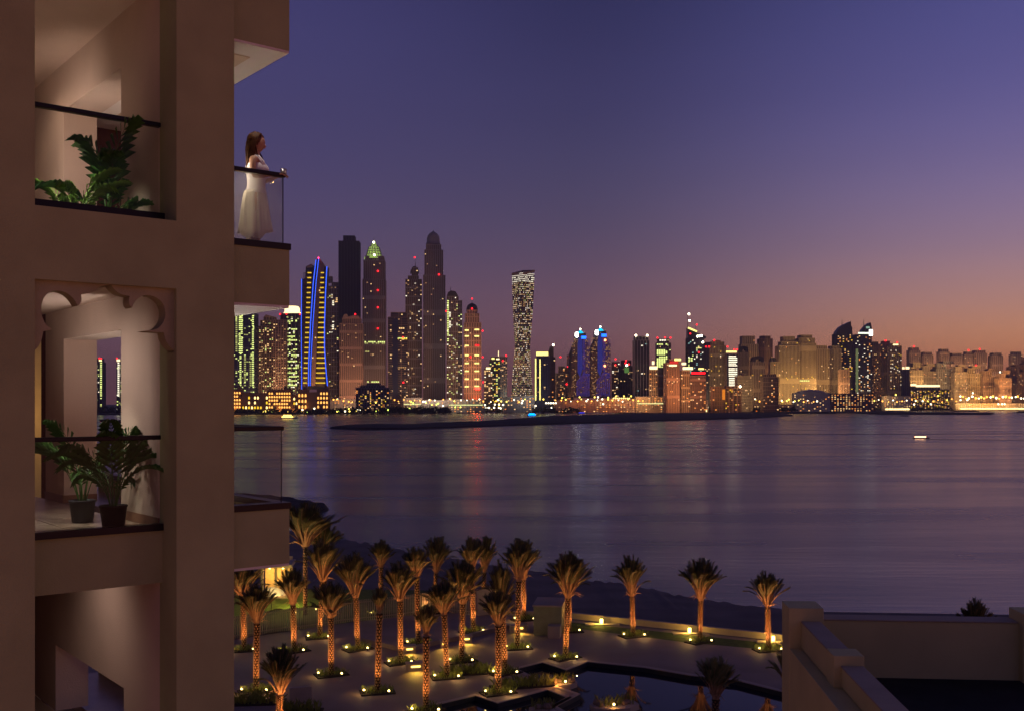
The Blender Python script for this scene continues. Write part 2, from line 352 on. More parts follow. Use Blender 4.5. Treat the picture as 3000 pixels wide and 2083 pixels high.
# floor tiles, one object each
tm = MB().box(0, .595, 0, .595, 0, .008).mesh('tile', tile_m)
tilerot = Matrix((dv, nv, Vector((0, 0, 1)))).transposed().to_euler()
for zf in (1.54, -1.415):
    for i in range(3):
        for j in range(10):
            s0 = -2.10+.6*i
            if s0+.595 > -.66: continue
            p = HB(s0+.003, .46+.6*j-.0, zf); inst('tile', tm, hotel, p, tilerot)
    tn = 'tile'
    for j in range(10):
        m3 = MB().box(0, .232, 0, .595, 0, .008); inst(tn, m3.mesh('tile', tile_m), hotel, HB(-.9, .46+.6*j, zf), tilerot)
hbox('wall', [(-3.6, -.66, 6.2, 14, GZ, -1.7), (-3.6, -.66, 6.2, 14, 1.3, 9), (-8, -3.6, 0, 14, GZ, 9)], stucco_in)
hbox('screen', [(-.21, .70, 4.9, 4.96, 1.55, 4.1)], wood_dark)
# balcony boxes to the right of the pier
bx = [(4.10, 5.0), (1.11, 1.79), (-1.91, -1.24), (-4.93, -4.2), (-7.9, -7.2)]
for z0, z1 in bx:
    hbox('balcony_fascia', [(.0, .73, .10, .22, z0+.03, z1), (.61, .73, .221, 6.8, z0+.03, z1)], stucco)
    hbox('soffit', [(-.0, .725, .103, .9, z0, z0+.029), (-.21, .725, .9, 6.8, z0, z0+.029)], soffit_m)
    hbox('balcony_floor', [(-.21, .61, .22, 6.8, z0+.30, z0+.44)], tile_m)
    if z1 < 4:
        hbox('balcony_sill', [(0, .745, .085, .26, z1+.002, z1+.075), (.60, .745, .26, 6.8, z1+.002, z1+.075)], dark_metal)
hbox('soffit_panel', [(.02, .42, .50, 4.2, 4.088, 4.099)], mat('soffit_panel_paint', (.62, .47, .34), .9))
def balustrade(s0, s1, w0, zs, zr, gm, wside=None, extra=None, name='balustrade'):
    g_ = [(s0, s1, w0, w0+.014, zs, zr-.045)]
    ob = hbox('glass_panel', g_, gm)
    mb = MB(); mb.box(s0-.0, s1+.02, w0-.03, w0+.045, zr-.05, zr, T=HB)
    rl = mb.build('handrail', dark_metal, hotel)
    bv = rl.modifiers.new('b', 'BEVEL'); bv.width = .008; bv.segments = 2
    return ob
balustrade(-2.10, -.72, .38, 2.10, 3.10, glass_bal); hbox('sill', [(-2.10, -.66, .345, .47, 1.955, 2.10)], dark_metal)
balustrade(-2.10, -.72, .38, -1.34, -.355, glass_lo); hbox('sill', [(-2.10, -.665, .37, .47, -1.415, -1.34)], dark_metal)
balustrade(0.0, .66, .12, 1.86, 2.685, glass_lady)
balustrade(0.0, .64, .12, -1.16, -.27, glass_lo)
hbox('side_glass', [(.645, .657, .14, 6.7, 1.867, 2.62)], glass_lo); hbox('side_glass', [(.622, .634, .14, 6.7, -1.162, -.32)], glass_lo)
hbox('side_handrail', [(.60, .66, .17, 6.7, -.315, -.27)], dark_metal)
hbox('glass_clamp', [(.650, .6585, .108, .119, 1.867, 2.63)], dark_metal); hbox('glass_clamp', [(.628, .6365, .108, .119, -1.162, -.32)], dark_metal)

# scalloped arch panel in the lower opening: outline read on its front plane, extruded 0.2 m deep
def arch_pt(zx, zy, w=.07):
    px = zx/2.28; py = 700+zy/2.28; r = (px-CX)/F
    x0, y0 = HO.x+w*nv.x, HO.y+w*nv.y; s = (r*y0-x0)/(dv.x-r*dv.y); Y = y0+s*dv.y
    return s, -(py-HY)/F*Y
def smooth(pts, k=4):
    o = []
    for i in range(len(pts)-1):
        p0, p1, p2, p3 = (Vector(pts[max(0, min(len(pts)-1, j))]) for j in (i-1, i, i+1, i+2))
        for t in (q/k for q in range(k)):
            o.append(tuple(.5*((2*p1)+(p2-p0)*t+(2*p0-5*p1+4*p2-p3)*t*t+(3*p1-p0-3*p2+p3)*t**3)))
    return o+[tuple(pts[-1])]
segs = [[(212, 765), (250, 725), (275, 680), (290, 618)], [(290, 600), (350, 605)], [(350, 605), (305, 570), (277, 500), (280, 435), (303, 382), (345, 354), (392, 347), (445, 362), (490, 400), (520, 447)], [(520, 447), (540, 428), (546, 400), (540, 373)], [(540, 373), (600, 360), (642, 338), (668, 318)], [(668, 316), (742, 306)], [(742, 308), (765, 340), (808, 370), (868, 384)], [(868, 384), (862, 410), (866, 440), (882, 461)], [(882, 461), (903, 418), (942, 386), (992, 377), (1050, 396), (1092, 440), (1106, 500), (1090, 560), (1045, 603), (955, 617)], [(955, 619), (1095, 626)], [(1095, 626), (1108, 678), (1138, 722), (1182, 760)]]
ol = []
for sg in segs:
    q = smooth(sg) if len(sg) > 2 else sg
    ol += [arch_pt(*p) for p in (q if not ol else q[1:])]
ol[0] = (-2.10, ol[0][1]); ol[-1] = (-.66, ol[-1][1])
ol2 = ol+[(-.66, 1.235), (-2.10, 1.235)]
mb = MB(); mb.xz(ol2, .07, .27, T=HB); mb.build('arch_panel', mat('arch_stucco', (.36, .33, .20), .9, bump=.25, bscale=60), hotel)
# ceiling downlight, unseen balcony lamps and added fills
def downlight(s, w, z, e, aim=None, col=(1, .66, .46), cone=150):
    p = HB(s, w, z); mb = MB(); mb.lathe([(.06, 0), (.06, .012)], 16, tuple(p-Vector((0, 0, .012))), 0); mb.lathe([(.04, 0), (.04, .003)], 16, tuple(p-Vector((0, 0, .016))), 1)
    mb.build('downlight', [dark_metal, emis('downlight_lens', (1, .7, .45), 4)], hotel)
    lamp('overhead_spot', 'SPOT', p-Vector((0, 0, .05)), col, e, hotel, .05, HB(*aim) if aim else p-Vector((0, 0, 3)), cone)
downlight(-1.45, 4.3, 4.74, 14, None, (1, .68, .50), 150)
lamp('unseen_spot', 'SPOT', HB(-2.0, 3.0, 3.0), (1, .76, .64), 110, hotel, .2, HB(-.66, 3.5, 3.3), 120, 1)
lamp('floor_uplight', 'SPOT', HB(-1.95, 1.9, 2.6), (1, .74, .58), 22, hotel, .3, HB(-1.3, 2.2, 4.7), 140, 1)
lamp('unseen_spot', 'SPOT', HB(-2.0, 1.7, .75), (1, .82, .74), 46, hotel, .05, HB(-.66, 1.5, -.2), 125, 1)
hbox('light_blocker', [(-2.09, -1.79, 1.50, 1.52, .1, 1.2)], dark_metal); hbox('light_blocker', [(-2.09, -1.72, 2.38, 2.40, -.1, .8)], dark_metal)  # unseen fins beside the hidden lamps, added to shade the pier reveal
lamp('unseen_spot', 'SPOT', HB(-1.9, 2.6, .3), (1, .80, .72), 30, hotel, .2, HB(-.66, 3.0, 1.0), 120, 1)
lamp('floor_uplight', 'SPOT', HB(-.62, 2.8, -1.3), (1, .62, .34), 7, hotel, .2, HB(-.45, 4.2, .2), 130, 1)
lamp('overhead_spot', 'SPOT', HB(-1.75, 2.2, -1.80), (1, .74, .64), 36, hotel, .3, HB(-.66, 2.3, -3.0), 120, 1)
lamp('floor_uplight', 'SPOT', HB(-.1, 1.6, 1.64), (1, .84, .70), 60, hotel, .12, HB(.2, 1.2, 4.0), 150, 1)
lamp('floor_uplight', 'SPOT', HB(.12, 1.9, -1.34), (.96, .86, .82), 110, hotel, .12, HB(.2, 1.7, 1.1), 150, 1)
lamp('unseen_spot', 'SPOT', HB(.0, 1.2, 2.7), (1, .70, .45), 34, hotel, .08, HB(.44, .36, 2.4), 90, 1)
lamp('overhead_spot', 'SPOT', HB(.42, .17, 4.07), (1, .86, .70), 34, hotel, .03, HB(.42, .36, 2.0), 56, .6)  # added fill from above for the woman, no fixture in the soffit
lamp('unseen_spot', 'SPOT', HB(.03, .36, 2.9), (1, .84, .66), 13, hotel, .06, HB(.44, .34, 2.1), 130, 1)  # added fill on the woman, hidden behind the pier

# neighbouring wing seen through the lower loggia
wing = thing('hotel_wing', 'distant amber lit hotel wing glimpsed at the back of the lower balcony', 'building', (-20.6-3.95*math.cos(R(26)), 46-3.95*math.sin(R(26)), 0), R(26))
mb = MB(); mb.box(-9, 3.95, 0, 12, PZ, 32); mb.build('wall', wood_dark, wing)
mb = MB(); mb.box(3.15, 3.75, -.5, -.01, PZ, 32, 0); mb.build('pilaster', stucco, wing)
for z in range(4, 32, 3):
    MB().box(-9, 3.1, -.9, -.02, z-.35, z+.05).build('balcony_slab', stucco, wing)
    MB().box(-9, 3.1, -.88, -.84, z+.9, z+.98).build('handrail', dark_metal, wing)
lamp('wing_lamp', 'POINT', (2.5, -3.2, 24), (1, .45, .18), 260, wing, .2)

# ================================================================== WOMAN
skin_m = mat('skin', (.42, .22, .14), .5, var=.05); hair_m = mat('hair', (.085, .034, .014), .6, var=.4, scale=30, spec=.2)
top_m = mat('white_knit', (.75, .70, .70), .85, var=.04, scale=20, bump=.3, bscale=160)
sk_m = bpy.data.materials.new('sequin_skirt'); sk_m.use_nodes = True
n_ = sk_m.node_tree.nodes; l_ = sk_m.node_tree.links; b_ = n_['Principled BSDF']
b_.inputs['Base Color'].default_value = (.66, .60, .48, 1); b_.inputs['Roughness'].default_value = .5
t_ = n_.new('ShaderNodeTexCoord'); vo = n_.new('ShaderNodeTexVoronoi'); vo.inputs['Scale'].default_value = 85; l_.new(t_.outputs['Object'], vo.inputs[0])
cr_ = n_.new('ShaderNodeValToRGB'); cr_.color_ramp.elements[0].position = .90; cr_.color_ramp.elements[1].position = .94
sx = n_.new('ShaderNodeSeparateColor'); l_.new(vo.outputs['Color'], sx.inputs[0]); l_.new(sx.outputs[0], cr_.inputs[0])
l_.new(cr_.outputs[0], b_.inputs['Metallic']); rr_ = n_.new('ShaderNodeMapRange'); rr_.inputs['To Min'].default_value = .6; rr_.inputs['To Max'].default_value = .28; l_.new(cr_.outputs[0], rr_.inputs[0]); l_.new(rr_.outputs[0], b_.inputs['Roughness'])
bp_ = n_.new('ShaderNodeBump'); bp_.inputs['Strength'].default_value = .35; bp_.inputs['Distance'].default_value = .004; l_.new(sx.outputs[1], bp_.inputs['Height']); l_.new(bp_.outputs[0], b_.inputs['Normal'])

FZ = 1.55
wp = Vector(((750-CX)/F*12.25, 12.25, ZC+FZ))
lady = thing('person', 'woman with long brown hair in a white top and sequinned skirt holding a drink', 'person', wp, R(8))
# local: faces +x, y to her left, z up.  height 1.66
def skinmesh(name, chains, m, parent, sub=2, extra=None, root=0):
    verts, edges, rad = [], [], []
    idx = {}
    for ch in chains:
        prev = None
        for key, co, r in ch:
            if key not in idx: idx[key] = len(verts); verts.append(co); rad.append(r)
            if prev is not None: edges.append((prev, idx[key]))
            prev = idx[key]
    me = bpy.data.meshes.new(name); me.from_pydata(verts, edges, []); o = bpy.data.objects.new(name, me); COL.objects.link(o)
    sm = o.modifiers.new('skin', 'SKIN'); sm.use_smooth_shade = True
    for i, r in enumerate(rad): me.skin_vertices[0].data[i].radius = r if isinstance(r, tuple) else (r, r)
    me.skin_vertices[0].data[root].use_root = True
    ss = o.modifiers.new('s', 'SUBSURF'); ss.levels = sub; ss.render_levels = sub
    dg = bpy.context.evaluated_depsgraph_get(); ev = o.evaluated_get(dg); me2 = bpy.data.meshes.new_from_object(ev)
    bm = bmesh.new(); bm.from_mesh(me2)
    if extra:
        e2 = bpy.data.meshes.new('x'); e2.from_pydata(extra.v, [], extra.f); bm.from_mesh(e2)
    me3 = bpy.data.meshes.new(name); bm.to_mesh(me3); bm.free()
    bpy.data.objects.remove(o)
    o = bpy.data.objects.new(name, me3); COL.objects.link(o); me3.materials.append(m)
    rm = o.modifiers.new('r', 'REMESH'); rm.mode = 'VOXEL'; rm.voxel_size = .0055; rm.use_smooth_shade = True
    o.parent = parent; return o
hd = MB()   # head: deformed ellipsoid with a profile
k1, k2 = 28, 22; vs = []
for i in range(k2+1):
    v = i/k2; zz = math.cos(math.pi*v); rad = math.sin(math.pi*v)
    for j in range(k1):
        a = 2*math.pi*j/k1; x = rad*math.cos(a); y = rad*math.sin(a)
        X = .092*x; Yy = .074*y; Z = .118*zz
        if zz < 0: Yy *= 1-.35*(-zz)**1.3; X = X*(1-.25*(-zz)) + (.012*(-zz) if x > 0 else .02*zz*x*0)
        fr = max(0, x)**6*max(0, 1-abs(y)*4.5)
        X += fr*(.030*math.exp(-((zz+.13)/.10)**2) + .013*math.exp(-((zz+.43)/.05)**2)+.011*math.exp(-((zz+.55)/.05)**2) + .014*math.exp(-((zz+.84)/.14)**2) + .006*math.exp(-((zz-.25)/.1)**2) - .006*math.exp(-((zz-.06)/.06)**2))
        eye = math.exp(-((zz-.05)/.07)**2)*math.exp(-((abs(y)-.38)/.14)**2)*(1 if x > 0 else 0); X -= .010*eye
        vs.append((X+.012, Yy, Z+1.50))
fs = [(i*k1+j, i*k1+(j+1) % k1, (i+1)*k1+(j+1) % k1, (i+1)*k1+j) for i in range(k2) for j in range(k1)]
ca9, sa9 = math.cos(R(9)), math.sin(R(9)); vs = [(x*ca9+(z-1.5)*sa9, y, 1.5-x*sa9+(z-1.5)*ca9) for x, y, z in vs]
hd.add(vs, fs)
for sgn in (1, -1): hd.ball((.0, .074*sgn, 1.485), .022, 8, 0, 1.3)
def fingers(wrist, d, side, up):
    ch = []; w = Vector(wrist); d = Vector(d).normalized(); s_ = Vector(side).normalized(); u = Vector(up)
    palm = w+d*.07
    for k in range(4):
        b = palm+s_*(.024*(1.5-k)/1.5*1.1); ln = (.060, .072, .068, .052)[k]
        ch.append([(f'p{k}{wrist}', tuple(w+d*.05+s_*(.02*(1.5-k)/1.5)), .011), (f'a{k}{wrist}', tuple(b), .0085), (f'b{k}{wrist}', tuple(b+d*ln*.5-u*.004), .0075), (f'c{k}{wrist}', tuple(b+d*ln*.75-u*.022-s_*.004), .0065)])
    ch.append([(f't0{wrist}', tuple(w+d*.02+s_*.02), .012), (f't1{wrist}', tuple(w+d*.045+s_*.045+u*.01), .0095), (f't2{wrist}', tuple(w+d*.075+s_*.045+u*.018), .0075)])
    return ch
pel = ('pel', (0, 0, .88), (.125, .10))
wr_r, wr_l = (.235, -.135, 1.115), (.255, .02, 1.125)
chains = [
 [pel, ('bel', (.005, 0, 1.0), (.115, .085)), ('rib', (0, 0, 1.13), (.12, .088)), ('che', (.0, 0, 1.24), (.125, .085)), ('nb', (-.01, 0, 1.325), (.075, .06)), ('nk', (-.002, 0, 1.375), .047), ('nt', (.006, 0, 1.43), .045)],
 [('che', 0, 0), ('shr', (-.01, -.145, 1.295), .047), ('ur', (-.02, -.175, 1.20), .040), ('elr', (-.005, -.185, 1.075), .034), ('fr', (.12, -.165, 1.09), .029), ('wr', wr_r, .021), ('pr', (.285, -.12, 1.118), (.030, .016))],
 [('che', 0, 0), ('shl', (-.01, .145, 1.295), .047), ('ul', (.02, .175, 1.20), .040), ('ell', (.06, .17, 1.08), .034), ('fl', (.16, .10, 1.10), .029), ('wl', wr_l, .021), ('pl', (.31, .005, 1.128), (.030, .016))],
 [pel, ('hr', (0, -.085, .82), .095), ('kr', (.03, -.085, .47), .058), ('cr', (.0, -.085, .33), .055), ('ar', (-.03, -.085, .10), .035), ('hlr', (-.03, -.085, .055), .033), ('tor', (.12, -.085, .035), (.035, .022))],
 [pel, ('hl', (0, .085, .82), .095), ('kl', (-.03, .085, .47), .058), ('cl', (-.10, .085, .33), .055), ('al', (-.16, .085, .12), .035), ('hll', (-.16, .085, .07), .033), ('tol', (-.03, .085, .035), (.035, .022))]]
chains = [[(k, c, r) for k, c, r in ch] for ch in chains]
fr_ = fingers(wr_r, (1, .25, .05), (0, 1, .1), (0, 0, 1)); fl_ = fingers(wr_l, (1, -.25, .05), (0, -1, .2), (0, 0, 1))
body = skinmesh('body', chains, skin_m, lady, 2, hd)
for ch in fr_+fl_:
    mbf = MB(); mbf.tube([c for _, c, _ in ch], [r for _, _, r in ch], 8)
    e2 = bpy.data.meshes.new('x'); e2.from_pydata(mbf.v, [], mbf.f); bm = bmesh.new(); bm.from_mesh(body.data); bm.from_mesh(e2); bm.to_mesh(body.data); bm.free()
# facial details and eyes
fe = MB(); fe.ball((.083, -.030, 1.506), .010, 8); fe.ball((.083, .030, 1.506), .010, 8); fe.build('eye', mat('eye_dark', (.03, .02, .015), .2), lady)
fe = MB()
for sg in (1, -1): fe.tube([(.094, .018*sg, 1.528), (.090, .034*sg, 1.533), (.080, .048*sg, 1.529)], .0035, 5)
fe.build('eyebrow', hair_m, lady); fe = MB(); fe.tube([(.096, -.020, 1.446), (.108, 0, 1.447), (.096, .020, 1.446)], .005, 6); fe.build('lips', mat('lips', (.35, .10, .08), .4), lady)
# top: fitted shell with straps
def loft(rings, k=40):
    mb_ = MB(); vs = []
    for (cx_, cy_, z, rx, ry) in rings: vs += [(cx_+rx*math.cos(2*math.pi*j/k), cy_+ry*math.sin(2*math.pi*j/k), z) for j in range(k)]
    mb_.add(vs, [(i*k+j, i*k+(j+1) % k, (i+1)*k+(j+1) % k, (i+1)*k+j) for i in range(len(rings)-1) for j in range(k)]); return mb_
tp = loft([(.0, 0, .90, .128, .150), (.002, 0, .95, .112, .132), (.004, 0, 1.0, .104, .124), (.004, 0, 1.06, .106, .128), (.008, 0, 1.12, .118, .138), (.020, 0, 1.17, .133, .144), (.022, 0, 1.21, .128, .142), (.012, 0, 1.245, .112, .128), (.006, 0, 1.262, .098, .112)])
tpo = tp.build('top', top_m, lady, True); sm = tpo.modifiers.new('s', 'SOLIDIFY'); sm.thickness = .004
st = MB()
for sg in (1, -1):
    st.tube([(.10, .07*sg, 1.21), (.085, .075*sg, 1.27), (.035, .075*sg, 1.328), (-.02, .072*sg, 1.342), (-.07, .05*sg, 1.30), (-.10, .02*sg, 1.22), (-.10, -.01*sg, 1.14)], [.022, .02, .018, .018, .018, .02, .022], 8)
    st.tube([(.09, .10*sg, 1.22), (.055, .105*sg, 1.28), (.01, .10*sg, 1.325), (-.04, .06*sg, 1.335), (-.05, .0, 1.335)], .013, 8)
st.build('strap', top_m, lady, True)
# skirt with pleats, hem rising at the front
rings = []; k = 96; vs = []; prof = [(.93, .118, .138), (.89, .132, .146), (.82, .143, .153), (.73, .153, .160), (.64, .162, .166), (.56, .170, .172), (.49, .178, .178), (.43, .186, .184)]
rr = random.Random(3); ph = [rr.uniform(0, 6) for _ in range(4)]
for i, (z, rx, ry) in enumerate(prof):
    q = i/(len(prof)-1)
    for j in range(k):
        a = 2*math.pi*j/k; amp = q*.030
        r_ = 1+(amp*(math.sin(a*11+ph[0])+.6*math.sin(a*17+ph[1])+.5*math.sin(a*5+ph[2])))/.2*.6
        zz = z + (q**3)*(.030*math.sin(a*2+1.2)+.015*math.sin(a*7)) + (q**3)*.05*math.cos(a-1.2)
        vs.append((rx*r_*math.cos(a)-.012+.0*q, ry*r_*math.sin(a), zz))
sk = MB(); sk.add(vs, [(i*k+j, i*k+(j+1) % k, (i+1)*k+(j+1) % k, (i+1)*k+j) for i in range(len(prof)-1) for j in range(k)])
sko = sk.build('skirt', sk_m, lady, True); sm = sko.modifiers.new('s', 'SOLIDIFY'); sm.thickness = .003
sq = MB(); rr = random.Random(8)
for i in range(260):
    q = rr.random()**.7; z = .90-q*.44; a = rr.gauss(math.pi*.95, .9) if i % 3 else rr.uniform(0, 6.28); rx, ry = .134+.046*q, .148+.034*q
    p = Vector((rx*math.cos(a)*1.03-.012, ry*math.sin(a)*1.03, z)); r_ = rr.uniform(.0028, .0048)
    sq.add([p+Vector((r_, 0, 0)), p+Vector((0, r_, 0)), p-Vector((r_, 0, 0)), p-Vector((0, r_, 0)), p+Vector((0, 0, r_)), p-Vector((0, 0, r_))], [(0, 1, 4), (1, 2, 4), (2, 3, 4), (3, 0, 4), (1, 0, 5), (2, 1, 5), (3, 2, 5), (0, 3, 5)])
sq.build('sequin', mat('sequin_metal', (1, .86, .62), .16, 1.0, var=0), lady, True, 'stuff')
# hair: many thin locks from crown down the back and front
hr = MB(); rr = random.Random(5)
capv = []
for i in range(9):
    v = i/8*.62
    for j in range(24):
        a = 2*math.pi*j/24; back = max(0, -math.cos(a)); zz = math.cos(math.pi*v*(1 if math.cos(a) < .35 else .52)); rd = math.sin(math.pi*v*(1 if math.cos(a) < .35 else .52))
        capv.append((.104*rd*math.cos(a)+.006, .088*rd*math.sin(a), 1.507+.125*zz))
hr.add(capv, [(i*24+j, i*24+(j+1) % 24, (i+1)*24+(j+1) % 24, (i+1)*24+j) for i in range(8) for j in range(24)])
hr.ball((-.012, 0, 1.533), .098, 14)
for i in range(190):
    a = rr.uniform(.25, .75)*2*math.pi if i < 150 else rr.choice((-1, 1))*rr.uniform(.9, 1.5)
    ca_, sa_ = math.cos(a), math.sin(a); ln = rr.uniform(.30, .47)
    fwd = (.10 if sa_ > .2 and ca_ > -.75 else 0)
    p = [(.03*ca_, .03*sa_, 1.628), (.085*ca_+.004, .075*sa_, 1.588), (.108*ca_+.004, .092*sa_, 1.51), (.108*ca_-.008, .090*sa_, 1.42), (.095*ca_-.008+fwd*.5+rr.uniform(-.01, .01), .085*sa_+rr.uniform(-.012, .012), 1.60-ln*.75), (.09*ca_-.0+fwd*1.0+rr.uniform(-.02, .02), .075*sa_+rr.uniform(-.02, .02), 1.60-ln)]
    if i >= 150: p = [(.02, .01*sa_, 1.63), (.06*ca_+.03, .07*sa_, 1.598), (.03, .086*sa_, 1.54), (-.0, .092*sa_, 1.46), (.02+.04*(sa_ > 0), .085*sa_, 1.36), (.05+.05*(sa_ > 0), .08*sa_, 1.25 if sa_ > 0 else 1.33)]
    hr.tube(p, [.006, .009, .010, .009, .008, .002], 5)
hr.build('hair', hair_m, lady, True)
# bracelet and drink
gl = thing('drinking_glass', 'short tumbler held out over the balcony rail by the woman', 'glass', wp+Vector((.318, .03, 1.118)))
mb = MB(); mb.lathe([(.032, 0), (.036, .01), (.038, .085), (.035, .085), (.033, .012)], 20); mb.build('tumbler', glassmat('tumbler_glass', .35, hz=(.9, .85, .75), gl=.3), gl, True)
mb = MB(); mb.lathe([(.030, .012), (.033, .05)], 20); mb.build('drink', mat('drink', (.75, .55, .30), .1, var=0), gl, True)

# ================================================================== POTTED PALMS
pot_m = mat('pot_grey', (.045, .05, .062), .6, var=.1); pot_d = mat('pot_dark', (.02, .018, .02), .6, var=.1)
kent = mat('kentia_leaf', (.065, .18, .035), .42, var=.25, scale=10, spec=.5); kent_b = mat('kentia_leaf_bright', (.22, .44, .06), .42, var=.25, scale=10, spec=.5)
def frond_mesh(seed, ln, arch, m):
    rr = random.Random(seed); mb = MB(); K = 16; pts = []
    for i in range(K+1):
        t = i/K; ang = R(87)-arch*t**2.0; pts.append(pts[-1]+Vector((math.cos(ang), 0, math.sin(ang)))*ln/K if pts else Vector((0, 0, 0)))
    mb.tube(pts, [.0055*(1-.8*i/K)+.001 for i in range(K+1)], 5)
    for i in range(6, K+1):
        for sub in (0,):
            if i == K and sub: continue
            p = pts[i].lerp(pts[min(i+1, K)], sub); d = (pts[min(i+1, K)]-pts[i-1]).normalized()
            q = (i+sub-6)/(K-6); l2 = ln*.36*(.55+1.1*q-1.25*q*q)*rr.uniform(.85, 1.12)
            for sg in (1, -1):
                dr = (d*(1.05+.4*q)+Vector((0, sg, 0))*(.85-.55*q)+Vector((0, 0, .12))).normalized()
                e1 = p+dr*l2*.55; e2 = p+dr*l2+Vector((0, 0, -.42*l2))
                nn_ = dr.cross(Vector((.3, 0, 1))).normalized()*.0046
                mb.add([p, e1+nn_, e2, e1-nn_], [(0, 1, 2), (0, 2, 3)])
    return mb.mesh('frond', m, True)
def potted(s, w, zf, hgt, potm, leafm, label, seed, nf=13, potr=.145, spread=1.0, pot_h=.24):
    p = B(s, w, zf); t = thing('potted_palm', label, 'potted plant', p, R(seed*40), 'potted palms on the balconies')
    mb = MB(); mb.lathe([(potr*.80, 0), (potr, pot_h), (potr*1.06, pot_h), (potr*1.06, pot_h+.02), (potr*.94, pot_h+.02), (potr*.92, pot_h-.02), (.001, pot_h-.02)], 28); mb.build('pot', potm, t, True)
    rr = random.Random(seed)
    meshes = [frond_mesh(seed*10+k, (hgt-pot_h)*f, R(a), leafm) for k, (f, a) in enumerate(((1.0, 66), (.90, 92), (.74, 108), (.55, 118)))]
    for k in range(nf):
        me = meshes[k % 4]; a = k*2.4+rr.uniform(-.3, .3)
        inst('frond', me, t, (.03*math.cos(a), .03*math.sin(a), pot_h-.03), (rr.uniform(-.1, .1), rr.uniform(-.04, .24)/spread, a), (1, 1, rr.uniform(.9, 1.1)))
potted(-1.154, 1.66, -1.40, 1.42, pot_m, kent, 'left palm in the grey pot on the lower balcony floor', 1, 13)
potted(-1.075, .80, -1.40, 1.40, pot_d, kent, 'right palm in the black pot behind the lower balcony glass', 2, 14)
potted(-1.06, 1.05, 1.55, 1.78, pot_d, kent, 'tall dark palm behind the upper balcony glass', 3, 11)
potted(-1.46, .98, 1.55, 1.22, pot_m, kent_b, 'small bright green palm behind the upper balcony glass', 4, 13)
lamp('plant_fill', 'SPOT', B(-1.95, .62, 3.6), (1, .92, .75), 190, None, .08, B(-1.55, 1.0, 2.5), 60, 1)  # added fill to brighten the upper plants, no fixture here
lamp('plant_fill', 'SPOT', B(-1.7, 1.1, .9), (1, .92, .75), 110, None, .08, B(-1.2, 1.6, -.5), 60, 1)  # the same kind of added fill for the lower plants

# ================================================================== ROOF TERRACE (lower right)
ps = R(4.5); ff = Vector((math.sin(ps), math.cos(ps), 0)); bb = Vector((math.cos(ps), -math.sin(ps), 0))
ter = thing('roof_terrace', 'lower roof terrace with stepped cream parapet in the bottom right corner', 'building', (5, 17, 0))
A0 = Vector((4.97, 16.08, ZC))            # near block, outer left corner, eye level
def TB(b, f_, z): return A0+bb*b+ff*f_+Vector((0, 0, z))-Vector((5, 17, 0))
def tbox(name, rs, m):
    mb = MB()
    for r_ in rs: mb.box(*r_, T=TB)
    o = mb.build(name, m, ter); bv = o.modifiers.new('b', 'BEVEL'); bv.width = .012; bv.segments = 2; return o
terr = mat('terrace_render', (.60, .53, .25), .9, var=.08, scale=.9, bump=.25, bscale=45); terrc = mat('coping_render', (.42, .34, .25), .85, var=.08, scale=1.5, bump=.2, bscale=40)
tbox('wall', [(-.20, .30, -12, 3.2, -22, -4.40)], terr)
tbox('parapet', [(.0, .33, .5, 2.56, -4.38, -3.93), (.11, .42, -12, -.003, -4.38, -4.08)], terr)
tbox('coping', [(.0, .345, .503, 2.56, -3.93, -3.90)], terrc); tbox('coping', [(.10, .45, -12, -.003, -4.08, -4.05)], terrc)
tbox('pier', [(-.003, .46, 0, .5, -4.40, -3.90)], terr); tbox('pier', [(-.21, .40, 2.562, 3.26, -22, -3.67)], terr)
tbox('parapet', [(.4, 9, 2.80, 3.2, -5.2, -3.93)], terr); tbox('coping', [(.403, 3.85, 2.775, 3.22, -3.928, -3.90)], terrc); tbox('pier', [(3.86, 4.6, 2.60, 3.25, -5.2, -3.72)], terr); tbox('coping', [(4.61, 9, 2.775, 3.22, -3.928, -3.90)], terrc)
tbox('roof', [(.31, 9, -12, 2.78, -5.2, -4.94)], mat('roof_felt', (.02, .02, .021), .9, var=.3, scale=2, bump=.5, bscale=30))
tbox('wall', [(.31, 9, -12, 3.2, -22, -5.22)], terr)

